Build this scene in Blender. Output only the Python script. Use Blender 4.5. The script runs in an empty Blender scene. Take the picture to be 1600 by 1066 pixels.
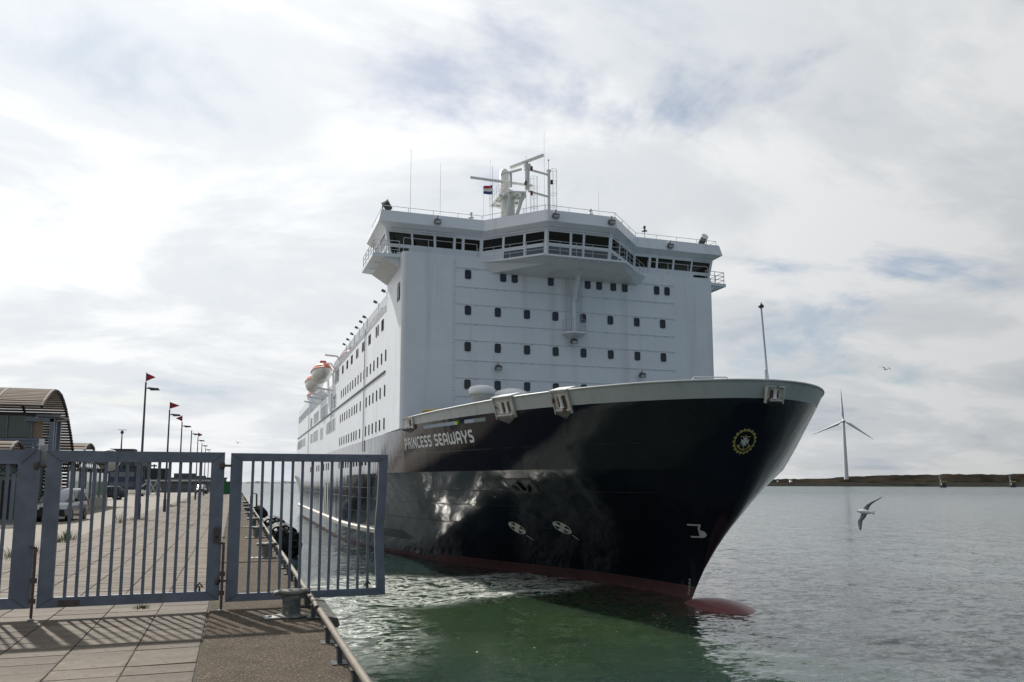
import bpy, bmesh, math, random
import numpy as np
from mathutils import Vector, Matrix

random.seed(7)
S = bpy.context.scene
R = math.radians
# ------------------------------------------------------------------ camera
EYE = 6.6            # eye above the water
Q = 4.4              # quay surface above the water
YAW = 19.0601        # camera turned to the right of the quay line
PITCH = 6.9662
cam = bpy.data.cameras.new('camera')
cam.sensor_width = 36.0
cam.lens = 1244.0 / 1600.0 * 36.0
cam.shift_y = 67.0 / 1600.0
cam.clip_start = 0.1
cam.clip_end = 12000
camo = bpy.data.objects.new('camera', cam)
S.collection.objects.link(camo)
camo.location = (0, 0, EYE)
camo.rotation_euler = (R(90 + PITCH), 0, R(-YAW))
S.camera = camo
# ------------------------------------------------------------------ light
SUN_AZ = 20.5        # degrees to the left of the quay line (+y)
SUN_EL = 42.5
SKY_STRENGTH = 0.1
SUN_STRENGTH = 5.0
sd = Vector((-math.sin(R(SUN_AZ)) * math.cos(R(SUN_EL)), math.cos(R(SUN_AZ)) * math.cos(R(SUN_EL)), math.sin(R(SUN_EL))))
W = bpy.data.worlds.new('World')
S.world = W
W.use_nodes = True
nt = W.node_tree
nt.nodes.clear()
def N(t, **k):
    n = nt.nodes.new(t)
    for a, b in k.items():
        setattr(n, a, b)
    return n
def math_n(op, a, b=None, c=None, clamp=False):
    n = N('ShaderNodeMath', operation=op, use_clamp=clamp)
    for i, v in enumerate((a, b, c)):
        if v is None:
            continue
        if isinstance(v, (int, float)):
            n.inputs[i].default_value = v
        else:
            nt.links.new(v, n.inputs[i])
    return n.outputs[0]
sky = N('ShaderNodeTexSky', sky_type='NISHITA', sun_disc=False)
sky.sun_elevation = R(SUN_EL)
sky.sun_rotation = R(-SUN_AZ)
sky.altitude = 0
sky.air_density = 1.0
sky.dust_density = 1.6
sky.ozone_density = 1.2
tc = N('ShaderNodeTexCoord')
sep = N('ShaderNodeSeparateXYZ')
nt.links.new(tc.outputs['Generated'], sep.inputs[0])
zc = math_n('ADD', math_n('MAXIMUM', sep.outputs[2], 0.0), 0.21)
cx = math_n('DIVIDE', sep.outputs[0], zc)
cy = math_n('DIVIDE', sep.outputs[1], zc)
cmb = N('ShaderNodeCombineXYZ')
nt.links.new(cx, cmb.inputs[0]); nt.links.new(cy, cmb.inputs[1])
def noise(scale, detail, rough, dist=0.0, off=(0, 0, 0), sc=(1, 1, 1)):
    mp = N('ShaderNodeMapping')
    mp.inputs['Location'].default_value = off
    mp.inputs['Scale'].default_value = sc
    nt.links.new(cmb.outputs[0], mp.inputs[0])
    n = N('ShaderNodeTexNoise')
    n.inputs['Scale'].default_value = scale
    n.inputs['Detail'].default_value = detail
    n.inputs['Roughness'].default_value = rough
    n.inputs['Distortion'].default_value = dist
    nt.links.new(mp.outputs[0], n.inputs['Vector'])
    return n.outputs[0]
def ramp(fac, stops, interp='EASE'):
    n = N('ShaderNodeValToRGB')
    n.color_ramp.interpolation = interp
    el = n.color_ramp.elements
    while len(el) < len(stops):
        el.new(0.5)
    for e, (p, c) in zip(el, stops):
        e.position = p
        e.color = (c[0], c[1], c[2], 1)
    nt.links.new(fac, n.inputs[0])
    return n.outputs[0]
cover = ramp(noise(1.15, 9, 0.57, 0.3, (3.1, 0.4, 0), (1.0, 1.35, 1)), [(0.29, (.10, .10, .10)), (0.44, (1, 1, 1))])
shade = ramp(noise(1.3, 9, 0.58, 0.4, (7.7, 2.9, 0), (1.0, 1.35, 1)), [(0.30, (6.1, 6.75, 7.5)), (0.45, (7.9, 8.25, 8.6)), (0.60, (9.6, 9.75, 9.85))])
# thin cloud glows around the hidden sun
dp = N('ShaderNodeVectorMath', operation='DOT_PRODUCT')
nt.links.new(tc.outputs['Generated'], dp.inputs[0])
dp.inputs[1].default_value = sd
glow = math_n('POWER', math_n('MULTIPLY_ADD', dp.outputs['Value'], 0.5, 0.5, clamp=True), 2.2)
gl = math_n('MULTIPLY_ADD', glow, 0.86, 0.33)
mul = N('ShaderNodeMix', data_type='RGBA', blend_type='MULTIPLY')
mul.inputs[0].default_value = 1.0
nt.links.new(shade, mul.inputs[6]); nt.links.new(gl, mul.inputs[7])
# haze near the horizon: the cloud deck closes up with distance
low = math_n('SUBTRACT', 1.0, math_n('MULTIPLY', math_n('MAXIMUM', sep.outputs[2], 0.0), 5.0, clamp=True))
# away from the sun the thin veil lets more blue through
veil = math_n('MULTIPLY_ADD', math_n('MULTIPLY', glow, 2.6, clamp=True), 0.85, 0.15)
cov = math_n('MULTIPLY', math_n('MAXIMUM', cover, low), veil)
mix = N('ShaderNodeMix', data_type='RGBA')
nt.links.new(cov, mix.inputs[0])
nt.links.new(sky.outputs[0], mix.inputs[6])
nt.links.new(mul.outputs[2], mix.inputs[7])
bg = N('ShaderNodeBackground')
bg.inputs['Strength'].default_value = SKY_STRENGTH
nt.links.new(mix.outputs[2], bg.inputs[0])
wo = N('ShaderNodeOutputWorld')
nt.links.new(bg.outputs[0], wo.inputs[0])
sun = bpy.data.lights.new('sun', 'SUN')
sun.energy = SUN_STRENGTH
sun.angle = R(1.2)
sun.color = (1.0, 0.95, 0.87)
suno = bpy.data.objects.new('sun', sun)
S.collection.objects.link(suno)
suno.rotation_euler = (-sd).to_track_quat('-Z', 'Y').to_euler()
suno.location = (-40, 60, 80)
vs = S.view_settings
vs.view_transform = 'Standard'; vs.look = 'None'; vs.exposure = 0; vs.gamma = 1; vs.use_curve_mapping = False
S.cycles.use_denoising = True
S.cycles.max_bounces = 8
S.cycles.sample_clamp_indirect = 60

# ------------------------------------------------------------------ materials
MATS = {}
def mat(name, col, rough=0.5, metal=0.0, var=0.10, scale=2.0, bump=0.0, bscale=25.0, spec=0.5, coat=0.0,
        streak=None, random_obj=0.0, stretch=(1, 1, 1), speck=None, bdist=0.02):
    m = bpy.data.materials.new(name)
    m.use_nodes = True
    t = m.node_tree
    p = t.nodes['Principled BSDF']
    L = t.links.new
    def nn(ty, **k):
        n = t.nodes.new(ty)
        for a, b in k.items():
            setattr(n, a, b)
        return n
    c = nn('ShaderNodeTexCoord')
    mp = nn('ShaderNodeMapping'); mp.inputs['Scale'].default_value = stretch
    L(c.outputs['Object'], mp.inputs[0])
    no = nn('ShaderNodeTexNoise')
    no.inputs['Scale'].default_value = scale; no.inputs['Detail'].default_value = 6; no.inputs['Roughness'].default_value = 0.6
    L(mp.outputs[0], no.inputs['Vector'])
    rp = nn('ShaderNodeValToRGB')
    e = rp.color_ramp.elements
    e[0].position = 0.28; e[1].position = 0.72
    e[0].color = (*[max(0, v * (1 - var)) for v in col], 1)
    e[1].color = (*[min(1, v * (1 + var)) for v in col], 1)
    L(no.outputs[0], rp.inputs[0])
    out = rp.outputs[0]
    if speck:
        n2 = nn('ShaderNodeTexNoise'); n2.inputs['Scale'].default_value = speck[0]; n2.inputs['Detail'].default_value = 3
        L(c.outputs['Object'], n2.inputs['Vector'])
        r2 = nn('ShaderNodeValToRGB'); r2.color_ramp.elements[0].position = speck[1]; r2.color_ramp.elements[1].position = speck[1] + 0.08
        L(n2.outputs[0], r2.inputs[0])
        mx = nn('ShaderNodeMix', data_type='RGBA'); L(r2.outputs[0], mx.inputs[0]); L(out, mx.inputs[6]); mx.inputs[7].default_value = (*speck[2], 1)
        out = mx.outputs[2]
    if streak:   # (amount, colour, scale): runs of dirt and rust down a face
        m2 = nn('ShaderNodeMapping'); m2.inputs['Scale'].default_value = (streak[2], streak[2], streak[2] * 0.06)
        L(c.outputs['Object'], m2.inputs[0])
        n2 = nn('ShaderNodeTexNoise'); n2.inputs['Scale'].default_value = 1.0; n2.inputs['Detail'].default_value = 5
        L(m2.outputs[0], n2.inputs['Vector'])
        r2 = nn('ShaderNodeValToRGB'); r2.color_ramp.elements[0].position = 0.56; r2.color_ramp.elements[1].position = 0.82
        r2.color_ramp.elements[1].color = (streak[0],) * 3 + (1,)
        L(n2.outputs[0], r2.inputs[0])
        mx = nn('ShaderNodeMix', data_type='RGBA'); L(r2.outputs[0], mx.inputs[0]); L(out, mx.inputs[6]); mx.inputs[7].default_value = (*streak[1], 1)
        out = mx.outputs[2]
    if random_obj:
        oi = nn('ShaderNodeObjectInfo')
        ma = nn('ShaderNodeMath', operation='MULTIPLY_ADD'); ma.inputs[1].default_value = 2 * random_obj; ma.inputs[2].default_value = 1 - random_obj
        L(oi.outputs['Random'], ma.inputs[0])
        mx = nn('ShaderNodeMix', data_type='RGBA', blend_type='MULTIPLY'); mx.inputs[0].default_value = 1; L(out, mx.inputs[6]); L(ma.outputs[0], mx.inputs[7])
        out = mx.outputs[2]
    L(out, p.inputs['Base Color'])
    p.inputs['Roughness'].default_value = rough
    p.inputs['Metallic'].default_value = metal
    p.inputs['Specular IOR Level'].default_value = spec
    if coat:
        p.inputs['Coat Weight'].default_value = coat; p.inputs['Coat Roughness'].default_value = 0.1
    if bump:
        nb = nn('ShaderNodeTexNoise'); nb.inputs['Scale'].default_value = bscale; nb.inputs['Detail'].default_value = 4
        L(mp.outputs[0], nb.inputs['Vector'])
        bp = nn('ShaderNodeBump'); bp.inputs['Strength'].default_value = bump; bp.inputs['Distance'].default_value = bdist
        L(nb.outputs[0], bp.inputs['Height']); L(bp.outputs[0], p.inputs['Normal'])
    MATS[name] = m
    return m

mat('white_paint', (.70, .74, .785), .38, var=.05, scale=.35, bump=.6, bscale=.8, bdist=.05, streak=(.55, (.46, .41, .35), 1.1))
mat('clean_white', (.78, .78, .78), .4, var=.04)
mat('grey_band', (.45, .475, .475), .42, var=.06, scale=.8, streak=(.4, (.2, .17, .14), 1.5))
mat('boot_red', (.13, .06, .06), .5, var=.25, scale=1.5, streak=(.6, (.10, .075, .07), 2))
mat('bulb_red', (.21, .085, .088), .4, var=.2, scale=2)
mat('window_glass', (.010, .013, .017), .06, var=.2, spec=.45)
mat('window_frame', (.035, .04, .045), .5)
mat('grey_window', (.16, .18, .20), .12, var=.25, scale=.5)
mat('pale_window', (.42, .45, .47), .2, var=.1)
mat('seam_paint', (.56, .59, .62), .45, var=.2, scale=3)
mat('rail_grey', (.5, .52, .54), .45)
mat('dark_steel', (.06, .065, .07), .45, var=.2, scale=6)
mat('black', (.012, .012, .013), .5, var=.3)
mat('lamp_glass', (.55, .57, .6), .15)
mat('mark_white', (.62, .63, .60), .55, var=.1, scale=4)
mat('mark_gold', (.42, .36, .12), .5, var=.2, scale=6)
mat('lettering', (.66, .67, .67), .5, var=.08, scale=3)
mat('bay_glass', (.07, .095, .12), .05, var=.2, spec=.6)
mat('rust_white', (.55, .53, .49), .55, var=.2, scale=3, speck=(2.2, .56, (.16, .085, .05)), streak=(.9, (.14, .07, .04), 6))
mat('rust', (.13, .065, .045), .8, var=.5, scale=5, bump=.4)
mat('deck_green', (.16, .2, .19), .7, var=.2)
mat('yellow_paint', (.55, .36, .03), .5, var=.15)
mat('lifeboat_orange', (.50, .12, .07), .45, var=.12, scale=1.5)
mat('lifeboat_white', (.66, .65, .62), .4, var=.06)
mat('mast_white', (.72, .72, .70), .45, var=.08, scale=2, streak=(.5, (.4, .33, .25), 4))
mat('red_light', (.25, .02, .02), .3)
mat('flag_red', (.45, .03, .04), .8); mat('flag_white', (.8, .8, .8), .8); mat('flag_blue', (.02, .06, .25), .8)
mat('vest_yellow', (.55, .85, .05), .7); mat('uniform_dark', (.02, .025, .05), .8); mat('skin', (.45, .27, .2), .6)
mat('hair', (.04, .03, .02), .7)
mat('interior', (.38, .39, .38), .8, var=.1)
mat('gate_paint', (.145, .165, .205), .45, var=.25, scale=3, bump=.15, bscale=40, speck=(16, .69, (.10, .075, .06)), streak=(.35, (.13, .11, .11), 5))
mat('gate_rust', (.10, .07, .06), .7, var=.4, scale=20)
mat('paving', (.118, .098, .077), .8, spec=.3, var=.32, scale=2.2, bump=.6, bscale=26, random_obj=.2, speck=(3.4, .60, (.082, .068, .053)))
mat('joint_dirt', (.05, .046, .034), .95, var=.4, scale=4)
mat('aggregate', (.07, .056, .042), .95, spec=.15, var=.35, scale=1.6, bump=1.0, bscale=38, speck=(42, .57, (.20, .17, .135)), random_obj=.1, bdist=.02)
mat('quay_face', (.16, .145, .12), .9, var=.3, scale=.8, bump=.5, streak=(.7, (.05, .055, .04), 1.5))
mat('brick_road', (.175, .155, .13), .8, spec=.35, var=.14, scale=.6, bump=.35, bscale=9, speck=(3.2, .62, (.115, .10, .083)))
mat('pipe_metal', (.14, .12, .092), .65, metal=.0, var=.3, scale=6)
mat('bollard_iron', (.10, .105, .09), .55, var=.45, scale=9, bump=.5, bscale=22, speck=(14, .62, (.24, .25, .21)))
mat('pale_plate', (.36, .36, .34), .6, var=.3, scale=12)
mat('rubber', (.014, .014, .015), .62, var=.4, scale=6, bump=.5, bscale=14)
mat('grass', (.075, .12, .028), .85, var=.4, scale=20)
mat('dry_weed', (.15, .13, .05), .9, var=.3, scale=20)
mat('lamp_post', (.085, .085, .12), .45, var=.2)
mat('pennant_red', (.36, .035, .03), .8, var=.15)
mat('slat_wood', (.25, .21, .175), .85, spec=.1, var=.3, scale=1.4, stretch=(.3, 4, 4))
mat('arch_steel', (.05, .05, .055), .7, spec=.2)
mat('portal_steel', (.19, .22, .27), .5, var=.1)
mat('hall_glass', (.045, .07, .066), .04, var=.2, spec=.8)
mat('screen_glass', (.23, .28, .25), .06, var=.25, scale=.4)
mat('tan_panel', (.40, .30, .2), .6)
mat('plinth', (.30, .29, .26), .85, var=.2)
mat('building_dark', (.075, .08, .09), .7, var=.15)
mat('building_blue', (.035, .055, .095), .5, var=.2)
mat('building_grey', (.2, .21, .22), .75, var=.15)
mat('gangway_white', (.6, .6, .58), .6)
mat('container_green', (.02, .13, .045), .5, var=.15)
mat('van_white', (.22, .23, .25), .22, coat=.6, var=.02)
mat('van_silver', (.36, .37, .38), .3, metal=.3, var=.03)
mat('car_black', (.012, .013, .016), .2, coat=.6, var=.05)
mat('car_glass', (.02, .028, .028), .04)
mat('trim_black', (.015, .015, .016), .55)
mat('headlight', (.75, .77, .8), .12)
mat('taillight', (.35, .02, .02), .25)
mat('alloy', (.4, .4, .42), .35, metal=.6)
mat('plate_yellow', (.6, .42, .03), .5)
mat('turbine_white', (.60, .62, .64), .5, var=.02)
mat('dune', (.025, .021, .0165), 1.0, spec=0., var=.45, scale=.035, stretch=(1, 1, 3), bump=.3, bscale=.2, speck=(.05, .52, (.013, .014, .010)), bdist=1.0)
mat('shore_stone', (.028, .027, .024), 1.0, spec=0., var=.4, scale=.2)
mat('gull_white', (.72, .72, .72), .8, var=.03); mat('gull_grey', (.22, .225, .24), .8); mat('gull_black', (.02, .02, .02), .8); mat('beak', (.55, .35, .05), .5)

# glossy navy hull paint: plates dent the reflections, the strake and lower plating are scuffed
def hull_paint():
    m = mat('navy_hull', (.008, .0105, .020), .2, var=.25, scale=.5, spec=.55)
    t = m.node_tree; L = t.links.new; p = t.nodes['Principled BSDF']
    c = t.nodes.new('ShaderNodeTexCoord')
    mp = t.nodes.new('ShaderNodeMapping'); mp.inputs['Scale'].default_value = (.5, .26, .10); L(c.outputs['Object'], mp.inputs[0])
    n = t.nodes.new('ShaderNodeTexNoise'); n.inputs['Scale'].default_value = 1.9; n.inputs['Detail'].default_value = 2.2; n.inputs['Distortion'].default_value = .2; n.inputs['Roughness'].default_value = .42
    L(mp.outputs[0], n.inputs['Vector'])
    # plating pulled in between the frames
    wv = t.nodes.new('ShaderNodeTexWave'); wv.bands_direction = 'Y'; wv.inputs['Scale'].default_value = .36; wv.inputs['Distortion'].default_value = 1.6; wv.inputs['Detail'].default_value = 2; wv.inputs['Detail Scale'].default_value = .5
    L(c.outputs['Object'], wv.inputs['Vector'])
    ad = t.nodes.new('ShaderNodeMath'); ad.operation = 'MULTIPLY_ADD'; ad.inputs[1].default_value = .07; L(wv.outputs['Fac'], ad.inputs[0]); L(n.outputs[0], ad.inputs[2])
    b = t.nodes.new('ShaderNodeBump'); b.inputs['Strength'].default_value = .34; b.inputs['Distance'].default_value = .12
    L(ad.outputs[0], b.inputs['Height']); L(b.outputs[0], p.inputs['Normal'])
    n3 = t.nodes.new('ShaderNodeTexNoise'); n3.inputs['Scale'].default_value = 1.2; n3.inputs['Detail'].default_value = 5
    m3 = t.nodes.new('ShaderNodeMapping'); m3.inputs['Scale'].default_value = (1, 1, .18); L(c.outputs['Object'], m3.inputs[0]); L(m3.outputs[0], n3.inputs['Vector'])
    r = t.nodes.new('ShaderNodeMapRange'); r.inputs[1].default_value = .3; r.inputs[2].default_value = .75; r.inputs[3].default_value = .10; r.inputs[4].default_value = .16
    L(n3.outputs[0], r.inputs[0]); L(r.outputs[0], p.inputs['Roughness'])
    return m
hull_paint()

# bridge glass: see-through, tinted, mirror-like
def clear_glass():
    m = bpy.data.materials.new('bridge_glass'); m.use_nodes = True; t = m.node_tree; t.nodes.clear(); L = t.links.new
    tr = t.nodes.new('ShaderNodeBsdfTransparent'); tr.inputs[0].default_value = (.42, .47, .47, 1)
    gl = t.nodes.new('ShaderNodeBsdfGlossy'); gl.inputs['Roughness'].default_value = .03; gl.inputs[0].default_value = (.9, .92, .95, 1)
    lw = t.nodes.new('ShaderNodeLayerWeight'); lw.inputs[0].default_value = .2
    mx = t.nodes.new('ShaderNodeMixShader'); L(lw.outputs[0], mx.inputs[0]); L(tr.outputs[0], mx.inputs[1]); L(gl.outputs[0], mx.inputs[2])
    o = t.nodes.new('ShaderNodeOutputMaterial'); L(mx.outputs[0], o.inputs[0]); MATS['bridge_glass'] = m
clear_glass()

# ------------------------------------------------------------------ mesh helpers
class MB:
    def __init__(s):
        s.v = []; s.f = []; s.m = []; s.sm = []; s.mats = []
    def mi(s, m):
        if m not in s.mats: s.mats.append(m)
        return s.mats.index(m)
    def add(s, vs, fs, m, smooth=False):
        o = len(s.v); k = s.mi(m)
        s.v += [tuple(map(float, p)) for p in vs]
        for f in fs:
            s.f.append([i + o for i in f]); s.m.append(k); s.sm.append(smooth)
        return s
    def box(s, c, d, m, rot=None, taper=1.0):
        x, y, z = [k / 2 for k in d]
        vs = [Vector((sx * x * (taper if sz > 0 else 1), sy * y * (taper if sz > 0 else 1), sz * z)) for sz in (-1, 1) for sx, sy in ((-1, -1), (1, -1), (1, 1), (-1, 1))]
        if rot is not None:
            Mr = rot if isinstance(rot, Matrix) else Matrix.Rotation(rot, 3, 'Z')
            vs = [Mr @ p for p in vs]
        c = Vector(c)
        return s.add([p + c for p in vs], [(3, 2, 1, 0), (4, 5, 6, 7), (0, 1, 5, 4), (1, 2, 6, 5), (2, 3, 7, 6), (3, 0, 4, 7)], m)
    def beam(s, a, b, w, h, m, up=(0, 0, 1)):
        a = Vector(a); b = Vector(b); d = (b - a); L = d.length; d.normalize(); u = Vector(up)
        if abs(d.dot(u)) > .99: u = Vector((0, 1, 0))
        r = d.cross(u).normalized(); u = r.cross(d).normalized()
        vs = [q + r * (i * w / 2) + u * (j * h / 2) for q in (a, b) for i, j in ((-1, -1), (1, -1), (1, 1), (-1, 1))]
        return s.add(vs, [(0, 3, 2, 1)[::-1], (4, 7, 6, 5), (0, 1, 5, 4)[::-1], (1, 2, 6, 5)[::-1], (2, 3, 7, 6)[::-1], (3, 0, 4, 7)[::-1]], m)
    def tube(s, pts, r, m, n=8, cap=True, smooth=True):
        pts = [Vector(p) for p in pts]; rs = r if isinstance(r, (list, tuple)) else [r] * len(pts)
        vs = []; fs = []; pr = None
        for i, p in enumerate(pts):
            d = (pts[min(i + 1, len(pts) - 1)] - pts[max(i - 1, 0)]).normalized()
            if pr is None:
                a = Vector((0, 0, 1)) if abs(d.z) < .9 else Vector((1, 0, 0))
                pr = d.cross(a).normalized()
            else:
                pr = (pr - d * pr.dot(d)).normalized()
            q = d.cross(pr)
            vs += [p + (pr * math.cos(2 * math.pi * k / n) + q * math.sin(2 * math.pi * k / n)) * rs[i] for k in range(n)]
        for i in range(len(pts) - 1):
            for k in range(n):
                fs.append((i * n + k, i * n + (k + 1) % n, (i + 1) * n + (k + 1) % n, (i + 1) * n + k))
        s.add(vs, fs, m, smooth)
        if cap:
            s.add(vs[:n], [tuple(range(n))[::-1]], m); s.add(vs[-n:], [tuple(range(n))], m)
        return s
    def lathe(s, c, prof, m, n=20, axis='Z', smooth=True):
        vs = []; fs = []; c = Vector(c)
        for r, h in prof:
            for k in range(n):
                a = 2 * math.pi * k / n; p = (r * math.cos(a), r * math.sin(a), h)
                if axis == 'Y': p = (p[0], p[2], p[1])
                if axis == 'X': p = (p[2], p[0], p[1])
                vs.append(c + Vector(p))
        for i in range(len(prof) - 1):
            for k in range(n):
                fs.append((i * n + k, i * n + (k + 1) % n, (i + 1) * n + (k + 1) % n, (i + 1) * n + k))
        fs.append(tuple(range(n))[::-1]); fs.append(tuple(range((len(prof) - 1) * n, len(prof) * n)))
        return s.add(vs, fs, m, smooth)
    def prism(s, poly, a, b, m, axis='Z'):
        n = len(poly)
        def P(p, h):
            return {'Z': (p[0], p[1], h), 'X': (h, p[0], p[1]), 'Y': (p[0], h, p[1])}[axis]
        vs = [P(p, a) for p in poly] + [P(p, b) for p in poly]
        return s.add(vs, [tuple(range(n))[::-1], tuple(range(n, 2 * n))] + [(i, (i + 1) % n, n + (i + 1) % n, n + i) for i in range(n)], m)
    def grid(s, G, m, smooth=True, closed=False):
        # G[i][j] points
        nj = len(G[0]); vs = [p for row in G for p in row]; fs = []
        for i in range(len(G) - 1):
            for j in range(nj if closed else nj - 1):
                fs.append((i * nj + j, i * nj + (j + 1) % nj, (i + 1) * nj + (j + 1) % nj, (i + 1) * nj + j))
        return s.add(vs, fs, m, smooth)
    def mesh(s, name):
        me = bpy.data.meshes.new(name)
        me.from_pydata(s.v, [], s.f)
        for m in s.mats: me.materials.append(MATS[m])
        me.polygons.foreach_set('material_index', s.m)
        me.polygons.foreach_set('use_smooth', s.sm)
        me.update()
        bm = bmesh.new(); bm.from_mesh(me); bmesh.ops.recalc_face_normals(bm, faces=bm.faces); bm.to_mesh(me); bm.free()
        return me
    def build(s, name, parent=None, loc=None, rz=0.0):
        return put(name, s.mesh(name), parent, loc, rz)

def put(name, me, parent=None, loc=None, rz=0.0, scale=None):
    o = bpy.data.objects.new(name, me)
    S.collection.objects.link(o)
    if parent is not None: o.parent = parent
    if loc is not None: o.location = loc
    if rz: o.rotation_euler = (0, 0, rz)
    if scale is not None: o.scale = scale
    return o
def empty(name, loc, rz=0.0):
    o = bpy.data.objects.new(name, None); S.collection.objects.link(o)
    o.location = loc; o.rotation_euler = (0, 0, rz); o.empty_display_size = .2
    return o
def tag(o, label, cat, group=None):
    o['label'] = label; o['category'] = cat
    if group: o['group'] = group
    return o
def struct(o, label=None):
    o['kind'] = 'structure'
    if label: o['label'] = label
    return o
def fbm(x, y, seed=0, oct=5):
    r = np.random.RandomState(seed); v = np.zeros_like(np.asarray(x, float)); a = 1.0; f = 1.0
    for k in range(oct):
        for j in range(4):
            th = r.uniform(0, 2 * math.pi); ph = r.uniform(0, 6.28); g = f * r.uniform(.7, 1.4)
            v = v + a * .5 * np.sin((x * math.cos(th) + y * math.sin(th)) * g + ph)
        a *= .52; f *= 2.03
    return v
# ================================================================== SETTING
# ---- water: one sheet to the horizon, denser near the quay
def build_water():
    nr, na = 330, 720
    rr = 2.0 * (9000 / 2.0) ** (np.arange(nr) / (nr - 1))
    aa = np.arange(na) * 2 * math.pi / na
    Rg, A = np.meshgrid(rr, aa, indexing='ij')
    X = Rg * np.cos(A); Y = Rg * np.sin(A)
    fade = np.exp(-np.maximum(Rg - 30, 0) / 90.0)
    Z = .035 * fbm(X * .9, Y * .9, 3, 3) * fade
    # the thrusters' boil beside the bow heaves a little more
    bo = np.exp(-(((X - 14) / 8) ** 2 + ((Y - 50) / 6) ** 2))
    Z += .07 * bo * fbm(X * 1.6, Y * 1.6, 5, 3)
    v = np.stack([X, Y, Z], -1).reshape(-1, 3)
    v = np.vstack([v, [[0, 0, 0]]])
    idx = np.arange(nr * na).reshape(nr, na)
    a = idx[:-1]; b = np.roll(a, -1, 1); d = idx[1:]; c = np.roll(d, -1, 1)
    f = np.stack([a, d, c, b], -1).reshape(-1, 4)
    me = bpy.data.meshes.new('water')
    tri = [(int(idx[0, j]), int(idx[0, (j + 1) % na]), nr * na) for j in range(na)]
    me.from_pydata(v.tolist(), [], f.tolist() + tri)
    me.polygons.foreach_set('use_smooth', [True] * len(me.polygons))
    m = bpy.data.materials.new('sea_water'); m.use_nodes = True; t = m.node_tree; L = t.links.new
    p = t.nodes['Principled BSDF']
    def nn(ty, **k):
        n = t.nodes.new(ty)
        for q, w in k.items(): setattr(n, q, w)
        return n
    geo = nn('ShaderNodeNewGeometry')
    def nz(scale, detail=4, rough=.55, dist=0., sc=(1, 1, 1), rot=0.):
        mp = nn('ShaderNodeMapping'); mp.inputs['Scale'].default_value = sc; mp.inputs['Rotation'].default_value = (0, 0, rot)
        L(geo.outputs['Position'], mp.inputs[0])
        n = nn('ShaderNodeTexNoise'); n.inputs['Scale'].default_value = scale; n.inputs['Detail'].default_value = detail
        n.inputs['Roughness'].default_value = rough; n.inputs['Distortion'].default_value = dist
        L(mp.outputs[0], n.inputs['Vector']); return n.outputs[0]
    def mth(op, a, b=None, c=None, clamp=False):
        n = nn('ShaderNodeMath', operation=op, use_clamp=clamp)
        for i, q in enumerate((a, b, c)):
            if q is None: continue
            if isinstance(q, (int, float)): n.inputs[i].default_value = q
            else: L(q, n.inputs[i])
        return n.outputs[0]
    def blob(c, r, rot=0.):
        mp = nn('ShaderNodeMapping', vector_type='TEXTURE'); mp.inputs['Location'].default_value = (c[0], c[1], 0)
        mp.inputs['Rotation'].default_value = (0, 0, rot); mp.inputs['Scale'].default_value = (r[0], r[1], 1000)
        L(geo.outputs['Position'], mp.inputs[0])
        g = nn('ShaderNodeTexGradient', gradient_type='SPHERICAL'); L(mp.outputs[0], g.inputs[0]); return g.outputs['Fac']
    def sm(x, a, b):
        n = nn('ShaderNodeMapRange', interpolation_type='SMOOTHSTEP'); L(x, n.inputs[0]); n.inputs[1].default_value = a; n.inputs[2].default_value = b; return n.outputs[0]
    # foam of the bow thruster wash: thin curling threads
    th1 = mth('ABSOLUTE', mth('SUBTRACT', nz(.42, 7, .66, 1.8, (1, 1.6, 1), .5), .5))
    threads = mth('SUBTRACT', 1.0, sm(th1, .005, .085))
    fl = sm(nz(2.4, 5, .7, .6), .50, .68)
    lace = mth('MULTIPLY', sm(nz(1.5, 8, .72, 1.4, (1, 1.7, 1), .4), .53, .66), .9)
    foam_n = mth('MAXIMUM', mth('MULTIPLY', threads, mth('MULTIPLY_ADD', fl, .9, .45)), mth('MULTIPLY', lace, sm(nz(.3, 3, .5, .6), .44, .6)))
    reg = mth('MAXIMUM', mth('MAXIMUM', blob((16.5, 50.0), (9.0, 6.2), .35), mth('MULTIPLY', blob((9.0, 50.0), (6.5, 9.0), .1), .95)), mth('MULTIPLY', blob((5.5, 40), (4.2, 13)), .4))
    foam = mth('MULTIPLY', foam_n, sm(reg, .0, .3), clamp=True)
    rim = mth('MULTIPLY', sm(blob((15.8, 45.9), (7.5, .75), .28), .05, .55), sm(nz(1.6, 5, .7, .8), .42, .6))
    rim2 = mth('MULTIPLY', sm(blob((19.5, 34.5), (.9, 4.6), -.45), .25, .8), sm(nz(4.5, 4, .7), .60, .66))
    dots = mth('MULTIPLY', sm(nz(3.0, 2, .5), .755, .775), sm(blob((15, 36), (16, 14)), .0, .3))
    foam = mth('MAXIMUM', mth('MAXIMUM', foam, mth('MULTIPLY', rim, .8)), mth('MAXIMUM', mth('MULTIPLY', rim2, .8), mth('MULTIPLY', dots, .7)), clamp=True)
    # stirred silt makes the water beside the ship greener and paler
    silt = mth('ADD', mth('MULTIPLY', sm(blob((12, 40), (22, 24)), 0., .7), mth('MULTIPLY_ADD', nz(.22, 5, .6, .5), .9, .25)), 0.0, clamp=True)
    body = nn('ShaderNodeMix', data_type='RGBA'); L(silt, body.inputs[0]); body.inputs[6].default_value = (.021, .042, .042, 1); body.inputs[7].default_value = (.032, .056, .020, 1)
    fo = nn('ShaderNodeMix', data_type='RGBA'); L(foam, fo.inputs[0]); L(body.outputs[2], fo.inputs[6]); fo.inputs[7].default_value = (.72, .75, .70, 1)
    L(fo.outputs[2], p.inputs['Base Color'])
    p.inputs['IOR'].default_value = 1.33
    rg = nn('ShaderNodeMapRange'); L(foam, rg.inputs[0]); rg.inputs[3].default_value = .075; rg.inputs[4].default_value = .7; 
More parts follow.
